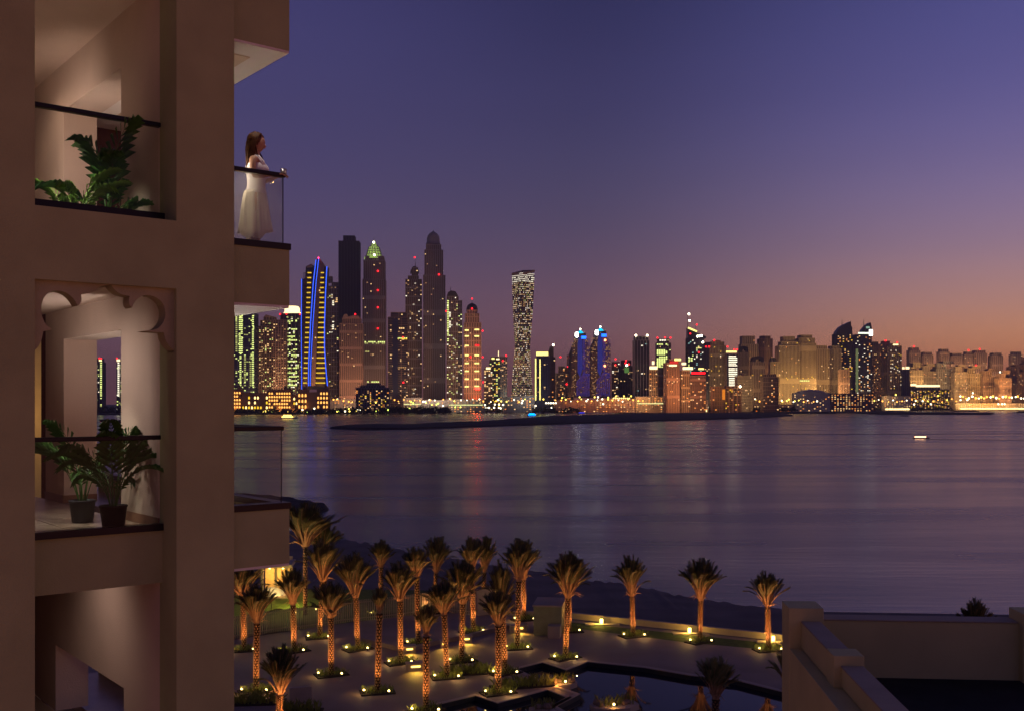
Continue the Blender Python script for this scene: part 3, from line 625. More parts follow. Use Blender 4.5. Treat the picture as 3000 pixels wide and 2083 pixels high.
# ================================================================== GARDEN PALMS
def crown_mesh(seed):
    rr = random.Random(seed); mb = MB(); K = 10; NF = 62
    for k in range(NF):
        u = ((k+.5)/NF)**.55; a = k*2.39996+rr.uniform(-.3, .3); u = min(1.05, u*rr.uniform(.78, 1.15))
        R1 = .47*u*rr.uniform(.80, 1.08); Z1 = (1-.27*u*u)*rr.uniform(.78, 1.06); drp = rr.uniform(0, .20)*u*u
        pts = []
        for i in range(K+1):
            t = i/K; r_ = .035*(1-t)+R1*(.55*t+.45*t**1.8); z = Z1*t*(1+.14*u*(1-t))-drp*t**4; pts.append(Vector((r_*math.cos(a+.3*t*t), r_*math.sin(a+.3*t*t), z)))
        mb.tube(pts, [.015*(1-.80*i/K)+.0015 for i in range(K+1)], 4, 0, False)
        side = Vector((-math.sin(a), math.cos(a), 0)); outw = Vector((math.cos(a), math.sin(a), 0))
        for q in range(34):
            t = .46+.54*q/33; ii = min(K-1, int(t*K)); p = pts[ii].lerp(pts[ii+1], t*K-ii); d = (pts[ii+1]-pts[ii]).normalized()
            ln = (.050+.100*min(1, (t-.46)/.2))*(1 if t < .8 else 1-2.2*(t-.8))*rr.uniform(.8, 1.2)
            for sg in (1, -1):
                dr = (d*1.0+side*sg*.55+outw*rr.uniform(-.1, .4)+Vector((0, 0, rr.uniform(-.2, .2)))).normalized()
                e = p+dr*ln; wv = dr.cross(outw).normalized()*.0085
                mb.add([p-wv, p+wv, e], [(0, 1, 2)], 1)
    for k in range(9):                       # dry hanging lower fronds
        a = rr.uniform(0, 6.28); rr_ = rr.uniform(.10, .22); mb.tube([(.03*math.cos(a), .03*math.sin(a), .03), (rr_*.7*math.cos(a), rr_*.7*math.sin(a), .13), (rr_*1.3*math.cos(a), rr_*1.3*math.sin(a), rr.uniform(.02, .12))], [.013, .009, .003], 4, 0, False)
    return mb.mesh('crown', [stem_m, leaf_d])
crowns = [crown_mesh(s_) for s_ in (11, 12, 13, 14)]
def trunk_mesh(seed):
    rr = random.Random(seed); mb = MB(); mb.lathe([(.27, 0), (.22, .12), (.185, .5), (.18, 3), (.20, 4.3), (.26, 4.5)], 12)
    for row in range(26):
        z = .10+row*.17
        for j in range(6):
            a = 2*math.pi*(j+.5*(row % 2))/6+rr.uniform(-.05, .05); r0 = .17; c, s_ = math.cos(a), math.sin(a); tx, ty = -s_, c; hw = .070
            pr = .13*rr.uniform(.7, 1.2)
            mb.add([(c*r0+tx*hw, s_*r0+ty*hw, z), (c*r0-tx*hw, s_*r0-ty*hw, z), (c*r0, s_*r0, z-.09), (c*(r0+pr)+tx*hw*.5, s_*(r0+pr)+ty*hw*.5, z+.075), (c*(r0+pr)-tx*hw*.5, s_*(r0+pr)-ty*hw*.5, z+.075), (c*r0, s_*r0, z+.10)],
                   [(0, 1, 4, 3), (2, 1, 4), (2, 0, 3), (2, 3, 4), (3, 4, 5)], 1)
    return mb.mesh('trunk', [mat('trunk_gap', (.035, .02, .012), .95, var=.2), trunk_m])
trunks = [trunk_mesh(s_) for s_ in (1, 2)]
def tuft_mesh(seed, n=130, lx=1.15, ly=.6, hh=.45):
    rr = random.Random(seed); mb = MB()
    for i in range(n):
        x, y = rr.uniform(-lx, lx), rr.uniform(-ly, ly); a = rr.uniform(0, 6.3); h_ = hh*rr.uniform(.5, 1.2); dx, dy = math.cos(a), math.sin(a); l_ = h_*rr.uniform(.2, .7)
        mb.add([(x-dy*.025, y+dx*.025, 0), (x+dy*.025, y-dx*.025, 0), (x+dx*l_*.4, y+dy*l_*.4, h_*.7), (x+dx*l_, y+dy*l_, h_)], [(0, 1, 2), (1, 3, 2)])
    return mb.mesh('grass', grass_m)
tufts = [tuft_mesh(s_) for s_ in (1, 2, 3)]
bed_me = MB().box(-1.3, 1.3, -.75, .75, 0, .10).mesh('soil', soil)
fix_me = MB().lathe([(.06, 0), (.06, .12), (.09, .14), (.09, .2)], 10).mesh('housing', dark_metal)
bulb_me = MB().ball((0, 0, .24), .085, 8).mesh('bulb', emis('uplight_glow', (1, .68, .22), 9), True)
AMB = (1, .40, .12)
crown_hotel_lit = crown_mesh(15); crown_hotel_lit.materials[1] = mat('hotel_lit_leaflet', (.20, .21, .085), .6, var=.3, scale=6)  # leaf colour lightened to stand in for light from the hotel
def palm(px, yb, ycb, yt, w, desc, lights=2, e=170, seed=0, bed=True, ang=.35):
    X, Yp = gnd(px, yb, PZ); k = Yp/F
    zt = (yb-ycb)*k; ch = (ycb-yt)*k*1.04; cw = w*k*1.24
    t = thing('palm_tree', desc, 'palm tree', (X, Yp, PZ), 0, 'palm trees in the hotel garden'); t.rotation_euler = (R(((seed*5) % 7-3)*1.0), R(((seed*3) % 5-2)*1.3), 0)
    inst('trunk', trunks[seed % 2], t, (0, 0, 0), (0, 0, seed), (1, 1, (zt+.05)/4.5))
    inst('crown', crown_hotel_lit if 'unlit' in desc else crowns[seed % 4], t, (0, 0, zt), (0, 0, seed*1.3), (cw, cw, ch))
    if bed:
        b = thing('planting_bed', 'planting bed under the '+desc, 'flower bed', (X, Yp, PZ), ang, 'planting beds under the palms')
        inst('soil', bed_me, b); inst('grass', tufts[seed % 3], b, (0, 0, .10), kind='stuff')
    for i in range(lights):
        sg = -1 if i == 0 else 1
        lx, ly = X+sg*.95, Yp-.62-(.1*sg)
        u = thing('garden_uplight', ('left' if sg < 0 else 'right')+' uplight of the '+desc, 'garden light', (lx, ly, PZ+.10), 0, 'uplights at the foot of the palms')
        inst('housing', fix_me, u); inst('bulb', bulb_me, u)
        lamp('uplight_lamp', 'SPOT', (lx, ly, PZ+.42), AMB, e*(.55+.7*((seed*7+i*3) % 5)/4), None, .05, (X, Yp, PZ+zt*.8), 85, .9)
        if i == 0 or seed % 2: lamp('uplight_spill', 'POINT', (lx, ly-.02, PZ+.50), (1, .62, .20), 20, None, .05)
P = [
 (716, 1905, 1752, 1655, 130, 'palm crown half hidden behind the pier under the lowest balcony'),
 (750, 2025, 1826, 1715, 120, 'tall split crown palm nearest the brown pier'),
 (862, 1908, 1775, 1672, 98, 'palm before the fence, left of the lawn glow'),
 (936, 1868, 1706, 1590, 118, 'dark crowned palm behind the fence corner'),
 (971, 1977, 1809, 1710, 120, 'third front row palm with splayed tan stems'),
 (1049, 1902, 1751, 1628, 125, 'wide vase shaped palm left of the slim palm'),
 (1106, 2028, 1800, 1727, 52, 'slim palm with a narrow tied crown'),
 (1175, 1942, 1765, 1657, 108, 'palm beside the lit low wall left of steps'),
 (817, 2125, 2037, 1895, 112, 'short bare stemmed palm at the bottom near the pier'),
 (895, 1800, 1600, 1480, 175, 'tallest yellowish palm at the balcony corner'),
 (955, 1790, 1640, 1535, 110, 'palm just right of the tallest yellowish palm'),
 (1115, 1800, 1662, 1587, 75, 'small dark palm standing against the beach'),
 (1226, 1885, 1692, 1606, 90, 'left trunk of the slanting pair before the beach'),
 (1272, 1795, 1680, 1577, 88, 'right trunk of the slanting pair before the beach'),
 (1248, 2082, 1869, 1778, 74, 'lowest palm, cut by the bottom edge of the photo'),
 (1310, 1984, 1800, 1705, 110, 'palm in the long grassy bed by the pool'),
 (1352, 1937, 1770, 1648, 128, 'dark headed palm behind the long grassy bed'),
 (1387, 1850, 1680, 1580, 78, 'left one of the shoreline twin palms'),
 (1414, 1792, 1678, 1575, 70, 'right one of the shoreline twin palms'),
 (1460, 2030, 1834, 1734, 104, 'palm at the corner of the pool deck'),
 (1480, 1972, 1800, 1655, 78, 'palm directly behind the pool corner palm'),
 (1515, 1899, 1706, 1590, 92, 'shaggy palm left of the brown garden block'),
 (1536, 1816, 1698, 1584, 104, 'palm behind the brown garden block'),
 (1656, 1928, 1752, 1626, 132, 'lone palm on the point between two pools'),
 (1667, 1850, 1752, 1640, 96, 'palm just behind the lone pool point palm'),
 (1856, 1863, 1748, 1633, 94, 'first sea wall palm from the left'),
 (2050, 1880, 1759, 1644, 124, 'middle sea wall palm of three'),
 (2252, 1905, 1780, 1682, 102, 'last sea wall palm beside the terrace'),
 (2090, 2250, 2052, 1935, 128, 'unlit bushy palm in front of the pool at the bottom edge'),
 (2312, 2170, 2032, 1895, 96, 'unlit green palm tucked against the terrace wall'),
]
for i, (px, yb, ycb, yt, w, ds) in enumerate(P):
    unlit = 'unlit' in ds
    back = yb <= 1818 and px < 1500
    palm(px, yb, ycb, yt, w, ds, 0 if unlit else (1 if back else 2), 1250, i, not unlit and not (back and px < 1000), .25+.2*((i*7) % 3))
# palm head showing over the terrace wall
X, Yp = (2860-CX)/F*40, 40
t = thing('palm_tree', 'palm head peeping over the back wall of the roof terrace', 'palm tree', (X, Yp, PZ), 0, 'palm trees in the hotel garden')
inst('trunk', trunks[0], t, scale=(1, 1, (ZC-PZ-9.2)/4.5)); inst('crown', crowns[1], t, (0, 0, ZC-PZ-9.25), scale=(1.6, 1.6, 1.65))

# ================================================================== GARDEN WALLS, FENCE, LANTERNS
def gwall(name, label, cat, pxy, hgt, thk, m, z=PZ, cap=None, group=None):
    pts = [Vector((*gnd(x, y, z), 0)) for x, y in pxy]; o = pts[0]
    t = thing(name, label, cat, (o.x, o.y, z), 0, group)
    for a, b in zip(pts[:-1], pts[1:]):
        d = (b-a); ln = d.length; d.normalize(); nn = Vector((-d.y, d.x, 0))
        T = lambda x, y, zz: (a-o)+d*x+nn*y+Vector((0, 0, zz))
        MB().box(0, ln, 0, thk, 0, hgt, T=T).build('wall_section', m, t)
        if cap: MB().box(-.03, ln+.03, -.04, thk+.04, hgt+.002, hgt+.06, T=T).build('coping', cap, t)
    return t
gwall('sea_wall', 'long low cream wall between the plaza and the beach', 'wall', [(1645, 1809), (2000, 1846), (2330, 1882)], .55, .35, wall_cr, cap=wall_cr)
gwall('sea_wall', 'low cream wall section running left behind the garden palms', 'wall', [(1420, 1800), (1600, 1806)], .5, .35, wall_cr)
gwall('white_wall', 'short pale wall with sloping top among the palms at the beach side', 'wall', [(1400, 1803), (1462, 1796)], 2.7, .3, wall_cr)
gb = thing('garden_block', 'brown square garden building left of the pool point palm', 'building', (*gnd(1597, 1862, PZ), PZ), R(-8))
MB().box(-1.1, 1.55, 0, 4, 0, 2.75).build('wall', stucco, gb); MB().box(-1.2, 1.65, -.1, 4.1, 2.752, 2.9).build('roof', wall_cr, gb); MB().box(.35, 1.5, -1.0, -.01, 0, 1.15).build('low_wall', wall_cr, gb)
gwall('low_wall', 'small cream stub wall beside the short palm near the brown pier', 'wall', [(848, 2057), (913, 2052)], 1.05, .3, wall_cr)
# slatted fence: each slat of the nearer run is built
fen = thing('garden_fence', 'pale vertical slat fence closing off the lit lawn', 'fence', (*gnd(799, 1852, PZ), PZ))
fp = [Vector((*gnd(x, y, PZ), 0)) for x, y in ((640, 1880), (799, 1852), (920, 1838), (1010, 1823), (1160, 1808), (1284, 1790), (1395, 1801))]
o_ = Vector((*gnd(799, 1852, PZ), 0)); slm = MB().box(-.055, .055, -.02, .02, 0, 2.15).mesh('slat', mat('fence_paint', (.34, .29, .21), .7, var=.15, scale=3))
cnt = 0
for a, b in zip(fp[:-1], fp[1:]):
    d = b-a; ln = d.length; d.normalize(); az_ = math.atan2(d.y, d.x)
    k = int(ln/.20)
    for i in range(k):
        if cnt >= 295: break
        p = a+d*(i+.5)*ln/k-o_; inst('slat', slm, fen, (p.x, p.y, 0), (0, 0, az_)); cnt += 1
    T = lambda x, y, zz, a=a, d=d: (a-o_)+d*x+Vector((-d.y, d.x, 0))*y+Vector((0, 0, zz))
    mb = MB(); mb.box(0, ln, .025, .07, .25, .35, T=T); mb.box(0, ln, .025, .07, 1.85, 1.95, T=T); mb.build('fence_rail', MATS['fence_paint'], fen)
# lit pavilion behind the fence
pv = thing('garden_pavilion', 'bright amber lit pavilion seen under the lowest balcony', 'building', (*gnd(800, 1752, PZ), PZ), R(6))
MB().box(-1.3, 1.8, 3.5, 3.8, 0, 4.2).build('back_wall', mat('pavilion_plaster', (.62, .48, .28), .9), pv)
for x in (-1.2, .3, 1.5): MB().box(x-.14, x+.14, -.1, .2, 0, 3.4).build('column', wall_cr, pv)
MB().box(-1.6, 2.1, -.4, 4.1, 3.45, 3.8).build('roof', wall_cr, pv); MB().box(-1.5, 2, -.3, 4, .0, .15).build('floor', wall_cr, pv)
for x in (-.6, .9): MB().ball((x, 1.8, 3.2), .16).build('ceiling_lamp', emis('pavilion_lamp', (1, .66, .2), 16), pv)
for x in (-.2,): lamp('pavilion_light', 'POINT', (x, 1.4, 2.6), (1, .50, .10), 420, pv, .2)
lamp('pavilion_light', 'POINT', (2.6, -5, 1.7), (1, .78, .12), 380, pv, .2)
lamp('pavilion_light', 'POINT', (-.5, -6.5, 3.4), (1, .72, .2), 200, pv, .2)
ub = thing('parasol', 'cream garden parasol glowing beside the lit pavilion', 'parasol', (*gnd(795, 1800, PZ), PZ))
MB().tube([(0, 0, 0), (0, 0, 2.9)], .03, 8).build('pole', dark_metal, ub); MB().lathe([(1.75, 2.15), (1.7, 2.22), (.9, 2.62), (.05, 2.9)], 8).build('canopy', mat('canvas_cream', (.72, .62, .45), .9), ub)
lamp('parasol_fill', 'POINT', (.9, -2.2, 4.0), (1, .74, .3), 330, ub, .1)  # fill added in front to brighten the canopy, no lamp stands there
# lanterns on the sea wall
for i, (px, py, ds) in enumerate(((1761, 1826, 'glowing lantern on the sea wall left of the first wall palm'), (2018, 1853, 'glowing lantern on the sea wall just left of the middle wall palm'), (2262, 1877, 'glowing lantern on the sea wall by the last palm at the terrace'))):
    X, Yl = gnd(px, py, PZ); ln_ = thing('wall_lantern', ds, 'lantern', (X, Yl-.4, PZ), 0, 'lanterns along the sea wall')
    MB().lathe([(.17, 0), (.17, .10)], 12).build('base', dark_metal, ln_)
    MB().lathe([(.12, .10), (.16, .2), (.16, .5), (.12, .6)], 12).build('shade', emis('lantern_glow', (1, .70, .16), 7), ln_, True)
    MB().lathe([(.15, .6), (.04, .68)], 12).build('cap', dark_metal, ln_)
    lamp('lantern_light', 'POINT', (X-.25, Yl-.75, PZ+.6), (1, .60, .10), 110, None, .1)
    MB().box(X-1.6, X+1.8, Yl-.95, Yl-.1, PZ+.013, PZ+.10).build('walkway', wall_cr, kind='structure')
# low walls with lit niches near the steps
for i, (px, py, wd, ds) in enumerate(((1200, 1914, 1.1, 'low planter wall with a glowing niche left of the steps'), (1300, 1899, .5, 'small glowing step wall behind the long grassy bed palm'), (1368, 1884, .9, 'low planter wall with a glowing niche right of the steps'), (1520, 1852, 1.6, 'lit low wall at the foot of the shaggy palm'), (1218, 1966, 1.5, 'sunken glowing step recess in front of the long grassy bed'))):
    X, Yl = gnd(px, py, PZ); tw = thing('planter_wall', ds, 'wall', (X, Yl, PZ), R(14))
    MB().box(-wd/2, wd/2, .0, .5, .02, .62).build('wall', wall_cr, tw); MB().box(-wd/2-.05, wd/2+.05, -.25, .55, .622, .72).build('coping', wall_cr, tw)
    MB().box(-wd*.25, wd*.25, -.035, -.003, .34, .46).build('niche_light', emis('niche_glow', (1, .66, .12), 5), tw)
    lamp('niche_lamp', 'SPOT', (0, -.22, .55), (1, .60, .08), 130, tw, .05, (0, -.9, 0), 130)
for pts_, ds in (([(1060, 1880), (1190, 1912)], 'long low kerb wall left of the steps'), ([(1215, 1905), (1290, 1885), (1360, 1872)], 'long low kerb wall between the two glowing niches'), ([(1380, 1868), (1470, 1845), (1545, 1835)], 'long low kerb wall running to the brown garden block')):
    gwall('kerb_wall', ds, 'wall', pts_, .38, .3, paving)
# long grassy beds
for (px, py, sx_, a, ds) in ((1370, 1972, 1.7, .25, 'long dark grassy bed in front of the steps'), (1530, 2010, 1.9, .3, 'dark grassy bed on the pool deck right of the corner palm'), (700, 2060, 2.6, .1, 'dark shrub bed at the foot of the brown pier'), (880, 2085, 1.2, .0, 'dark shrubs behind the small stub wall')):
    X, Yl = gnd(px, py, PZ); b = thing('planting_bed', ds, 'flower bed', (X, Yl, PZ), a, 'planting beds under the palms'); b.scale = (sx_, 1, 1)
    inst('soil', bed_me, b); inst('grass', tufts[1], b, (0, 0, .1), scale=(1, 1, 1.6), kind='stuff'); inst('grass', tufts[2], b, (0, 0, .1), scale=(1, 1, 1.4), kind='stuff')
# pool islands with rocks and bushes
for (px, py, wd, ds, lit) in ((1640, 2012, 2.2, 'rocky planted island in the pool lit orange', 1), (1800, 2078, 2.9, 'dark planted island in the pool with one small light', 1), (1590, 2088, 1.6, 'dark planted island at the bottom edge of the pool', 0)):
    X, Yl = gnd(px, py, PZ-.38); b = thing('pool_island', ds, 'planter', (X, Yl, PZ-.9), .3)
    MB().prism([(wd*.5*math.cos(a*.7854+.4)*1.3, wd*.45*math.sin(a*.7854+.4)) for a in range(8)], 0, .93).build('base', wall_cr, b)
    rr = random.Random(px)
    for k in range(8):
        r_ = rr.uniform(.16, .34); MB().ball((rr.uniform(-wd*.45, wd*.4), rr.uniform(-.5, .3), .95+r_*.4), r_, 6, 0, .8).build('boulder', mat('boulder', (.28, .20, .14), .9, var=.3), b)
    inst('grass', tufts[0], b, (0, 0, .93), scale=(wd*.42, .8, 1.5), kind='stuff')
    if lit: lamp('island_lamp', 'POINT', (-.5, -1.0, 1.3), (1, .40, .08), 45 if px < 1700 else 10, b, .08); MB().ball((-.35 if px > 1700 else .2, -.75, 1.15), .09).build('bulb', emis('uplight_glow', (1, .68, .22), 9), b)

# ================================================================== CITY
def wallm(name, c): return mat('facade_'+name, c, .85, var=.10, scale=.03)
WL = {'beige': wallm('beige', (.40, .31, .23)), 'grey': wallm('grey', (.27, .25, .25)), 'brown': wallm('brown', (.24, .16, .12)), 'sandy': wallm('sandy', (.46, .35, .22)), 'pink': wallm('pink', (.42, .27, .20)),
      'dark': wallm('dark', (.05, .045, .05)), 'white': wallm('white', (.50, .47, .45)), 'blue': wallm('blue_steel', (.08, .09, .16))}
GLS = {'g': mat('glass_dark', (.022, .024, .034), .25, var=.1, scale=.02, spec=.5), 'n': mat('glass_navy', (.02, .026, .06), .25, var=.1, scale=.02, spec=.5), 'b': mat('window_band_brown', (.11, .08, .06), .6, var=.1, scale=.02)}
blue_e = emis('neon_blue', (.04, .12, 1.0), 1.8, True); blue_d = emis('blue_flood_glow', (.05, .05, .36), .5, True); cyan_e = emis('cyan_roof', (.0, .45, .7), 2.2, True)
redsign = emis('red_sign', (1, .006, .01), 5, True); yel_e = emis('neon_yellow', (.95, .80, .22), 2.2, True); cream_e = emis('crown_cream', (1, .78, .38), 2.4, True); gold_e = emis('bar_gold', (1, .62, .03), 1.1)
class TW: pass
def zz(py, Yd): return ZC-(py-HY)*Yd/F
BZ = 2.0
def add_beacons(t, lst, X0, Yd, dy, m=None, r=None):
    k = Yd/F
    for px, py in lst:
        q = MB().ball((0, 0, 0), r or k*2.5, 8).build('beacon', m or red_e, t, True); q.matrix_parent_inverse = Matrix()
        loc = Vector(((px-CX)*k-X0, -dy, zz(py, Yd)-BZ)); q.location = Matrix.Rotation(-t.rotation_euler.z, 3, 'Z') @ loc
def tower(tiers, Yd, label, wall='beige', gl='b', nf=6, band=14.4, lit=.06, pal='WWwO', yaw=0, name='tower', fin=.30, cat='tower', beacons=(), white=(), spire=None, cap=None, dome=None, depth=.8, seed=None, rows=(), vrows=(), group='skyline towers across the bay', finz=1.0, strips=(), base=None, floorh=3.8):
    k = Yd/F; x0, x1 = min(t_[0] for t_ in tiers), max(t_[1] for t_ in tiers); xc = (x0+x1)/2; tot = (x1-x0)*k
    ya = R(yaw); D = tot*depth; Wd = (tot-D*abs(math.sin(ya)))/math.cos(ya); sx = Wd/tot
    X0 = (xc-CX)*k; t = thing(name, label, cat, (X0, Yd+D/2, BZ), ya, group)
    rr = random.Random(seed if seed is not None else int(x0*7+x1))
    wm0, gm0 = WL[wall], GLS[gl]
    core, rib, bnd, lw = MB(), MB(), MB(), MB(); cols = sorted(set(pal)); lwm = [win[c] for c in cols]
    zb = 0 if base is None else zz(base, Yd)-BZ
    ts = sorted(tiers, key=lambda q: -q[2])      # lowest top first
    low = zb
    for (a, b, yt) in ts:
        zt = zz(yt, Yd)-BZ; xa, xb = (a-xc)*k*sx, (b-xc)*k*sx; w = xb-xa; d = D*(.55+.45*w/Wd); ya_, yb_ = -D/2+(D-d)*.35, -D/2+(D-d)*.35+d
        core.box(xa+.9, xb-.9, ya_+.9, yb_-.9, low, zt-1)
        bnd.box(xa-.1, xb+.1, ya_-.1, yb_+.1, zt-1.6, zt)
        n = max(2, round(nf*w/Wd)); bw = w/n; fw = bw*fin
        for i in range(n+1): x = xa+i*bw; xl = max(xa, x-fw/2); xr_ = min(xb, x+fw/2); rib.box(xl, xr_, ya_, ya_+1.2, low, zt-1.6)
        m_ = max(2, round(d/bw)); bd = d/m_
        for i in range(m_+1):
            y = ya_+i*bd; yl, yr = max(ya_+1.21, y-fw/2), min(yb_, y+fw/2)
            if yr > yl: rib.box(xa, xa+1.2, yl, yr, low, zt-1.6); rib.box(xb-1.2, xb, yl, yr, low, zt-1.6)
        if band:
            z = low+band
            while z < zt-4: bnd.box(xa+.25, xb-.25, ya_+.25, yb_-.25, z-band*.16, z); z += band
        nc = max(n, round(w/5)); cw = w/nc; z = low+6
        fl = 0
        while z < zt-5:
            for i in range(nc):
                p_ = lit*1.55*(2.4 if rr.random() < .1 else 1)
                if rr.random() < p_:
                    x = xa+(i+.5)*cw; hw = min(2.0, cw*.36); mi = cols.index(rr.choice(pal)); lw.quad((x-hw, ya_+.15, z), (x+hw, ya_+.15, z), (x+hw, ya_+.15, z+2.3), (x-hw, ya_+.15, z+2.3), mi)
            nc2 = max(2, round(d/6)); cw2 = d/nc2; xs = xb-.15 if yaw < 0 else xa+.15
            for i in range(nc2):
                if abs(yaw) > 3 and rr.random() < lit*.8:
                    y = ya_+(i+.5)*cw2; mi = cols.index(rr.choice(pal)); lw.quad((xs, y-2, z), (xs, y+2, z), (xs, y+2, z+2.3), (xs, y-2, z+2.3), mi)
            z += floorh; fl += 1
        low = zt-1 if (a, b, yt) != ts[-1] else zt
    for (a, b, y, c) in rows:        # one fully lit storey
        if c not in cols: cols.append(c); lwm.append(win[c])
        n = max(2, int((b-a)*k/5)); st = (b-a)*k*sx/n
        for i in range(n):
            if rr.random() < .85:
                x = (a-xc)*k*sx+(i+.5)*st; lw.box(x-st*.36, x+st*.36, -D/2-.25, -D/2-.12, zz(y, Yd)-BZ-1.6, zz(y, Yd)-BZ+1.6, cols.index(c))
    for (xx, y0_, y1_, c) in vrows:     # a vertical run of lit windows
        if c not in cols: cols.append(c); lwm.append(win[c])
        z = zz(y1_, Yd)-BZ
        while z < zz(y0_, Yd)-BZ:
            x = (xx-xc)*k*sx
            if rr.random() < .92: lw.box(x-2.1, x+2.1, -D/2-.25, -D/2-.12, z, z+2.4, cols.index(c))
            z += 4.6
    core.build('glazing', gm0, t); rib.build('pier', wm0, t, kind='stuff'); bnd.build('cornice', wm0, t, kind='stuff')
    if lw.v: lw.build('lit_window', lwm, t, kind='stuff')
    for (a, b, y0_, y1_, mn) in strips:
        MB().box((a-xc)*k*sx, (b-xc)*k*sx, -D/2-.5, -D/2-.13, zz(y1_, Yd)-BZ, zz(y0_, Yd)-BZ).build('light_strip', mn, t)
    if dome:     # list of (half width px, y px), centre px, material key
        cx_, prof, mk = dome; mb = MB(); mb.lathe([(max(.05, hw*k), zz(y, Yd)-BZ) for hw, y in prof], 20, ((cx_-xc)*k*sx, 0, 0)); mb.build('crown', WL.get(mk, mk) if isinstance(mk, str) else mk, t, True)
    if cap:      # outline px points of a roof feature
        pts, mk = cap; mb = MB(); mb.xz([((x-xc)*k*sx, zz(y, Yd)-BZ) for x, y in pts], -D/2-.3, D/2*.4); mb.build('crown', WL.get(mk, mk) if isinstance(mk, str) else mk, t)
    if spire:
        for (sx_, sy0, sy1) in ([spire] if not isinstance(spire[0], tuple) else spire):
            x = (sx_-xc)*k*sx; MB().tube([(x, 0, zz(sy0, Yd)-BZ-3), (x, 0, zz((sy0+sy1)/2, Yd)-BZ), (x, 0, zz(sy1, Yd)-BZ)], [k*1.3, k*.8, k*.35], 6).build('spire', WL['grey'], t)
    add_beacons(t, beacons, X0, Yd, D/2+1.5)
    if white: add_beacons(t, white, X0, Yd, D/2+1.5, white_e, k*3.0)
    t['kk'] = D
    return t

# --- left cluster
tower([(660, 745, 916), (672, 738, 905)], 2500, 'glass tower with long lime lit bands directly right of the brown hotel', 'blue', 'n', 5, 26, .10, 'YyY', 4, vrows=[(700, 925, 1035, 'Y'), (706, 925, 1035, 'Y'), (740, 925, 1130, 'Y'), (702, 1045, 1130, 'Y'), (690, 930, 1030, 'y'), (716, 1050, 1130, 'y'), (733, 1045, 1130, 'y')], fin=.12)
tower([(747, 818, 955), (758, 810, 938), (768, 803, 928)], 2560, 'beige stepped tower with a pyramid roof full of small warm lights', 'pink', 'b', 9, 8, .17, 'WWwY', 5, cap=([(770, 929), (776, 922), (800, 928)], 'pink'))
tower([(820, 882, 918)], 2500, 'dark tower with lime windows under a glowing cream crown', 'beige', 'g', 5, 0, .10, 'YYyC', -6, beacons=[(821, 921), (839, 920), (879, 921)], fin=.12, dome=(851, [(24, 918), (25, 914), (22, 913), (22, 904), (20, 899), (17, 896)], cream_e), strips=(), rows=[(842, 876, y, 'Y') for y in (941, 965, 986, 997, 1010, 1024, 1041, 1058, 1078, 1092, 1103, 1115, 1128)])
tower([(800, 838, 937)], 2480, 'slim beige ribbed tower on the left flank of the cream crowned tower', 'pink', 'b', 5, 6, .07, 'Ww', 0)
tower([(955, 992, 838), (960, 972, 810), (970, 990, 827)], 2750, 'grey tower with scattered white windows between the blue edged and the black tower', 'grey', 'b', 5, 12, .05, 'WCYw', 4, vrows=[(975, 880, 895, 'C'), (975, 943, 965, 'C'), (986, 874, 886, 'W')], depth=.7)
tower([(989, 1052, 706), (1003, 1038, 690)], 2750, 'tall unlit black tower still under construction', 'dark', 'g', 7, 0, 0, 'W', 3, fin=.5)
tower([(990, 1062, 948), (998, 1056, 932)], 2560, 'pale classical tower with an arched roofline in front of the black tower', 'pink', 'b', 12, 40, .012, 'Ww', 5, beacons=[(1041, 921)], cap=([(1000, 933), (1004, 922), (1012, 920), (1016, 928), (1036, 924), (1050, 926), (1055, 934)], 'pink'), fin=.42)
t = tower([(1058, 1129, 818), (1061, 1127, 762), (1066, 1124, 750)], 2700, 'tower with a glowing green and white glass crown and four red lights down its front', 'grey', 'b', 12, 60, .008, 'Ww', 4, beacons=[(1107, 795), (1107, 851), (1107, 901), (1107, 963)], dome=(1092, [(29, 756), (28, 750), (22, 748), (19, 735), (15, 722), (10, 718), (9, 714), (4, 710), (4, 706), (1, 703)], emis('crown_lime', (.42, .60, .12), .9)), spire=(1092, 706, 690), rows=[(1064, 1128, 1002, 'Y'), (1064, 1128, 1006, 'y'), (1066, 1110, 1118, 'Y'), (1066, 1080, 1030, 'y')], fin=.45, white=[(1095, 711), (1097, 748)])
k_ = 2700/F; rbs = MB()
for q in range(14):
    a_ = q*math.pi/7; rbs.tube([((hw*k_+.5)*math.cos(a_)-1.4*k_, (hw*k_+.5)*math.sin(a_), zz(y, 2700)-BZ) for hw, y in ((22, 748), (19, 735), (15, 722), (10, 718), (9, 714))], 1.1, 4)
for hw, y in ((20.6, 742), (18.2, 733), (16.5, 727)): rbs.tube([((hw*k_+.6)*math.cos(b_*math.pi/8)-1.4*k_, (hw*k_+.6)*math.sin(b_*math.pi/8), zz(y, 2700)-BZ) for b_ in range(17)], .9, 4)
rbs.build('crown_rib', WL['grey'], t, kind='stuff')
tower([(1131, 1195, 929), (1140, 1192, 915)], 2560, 'dark horizontally striped tower with one yellow lit floor', 'brown', 'g', 3, 5.5, .05, 'Ww', 6, rows=[(1146, 1193, 991, 'Y'), (1146, 1193, 993, 'G'), (1166, 1190, 962, 'W'), (1160, 1190, 1076, 'w')], beacons=[(1181, 989), (1182, 1120)], fin=.08, strips=[(1146, 1163, 935, 1165, GLS['n'])])
tower([(1184, 1236, 818), (1192, 1226, 808), (1204, 1224, 783)], 2820, 'grey tower with a green lit dome and red tipped spire left of the tallest tower', 'grey', 'b', 8, 24, .055, 'WWwC', 5, dome=(1213, [(13, 800), (12, 790), (8, 784), (6, 780), (3, 778)], 'dark'), spire=(1215, 780, 757), beacons=[(1215, 755)])
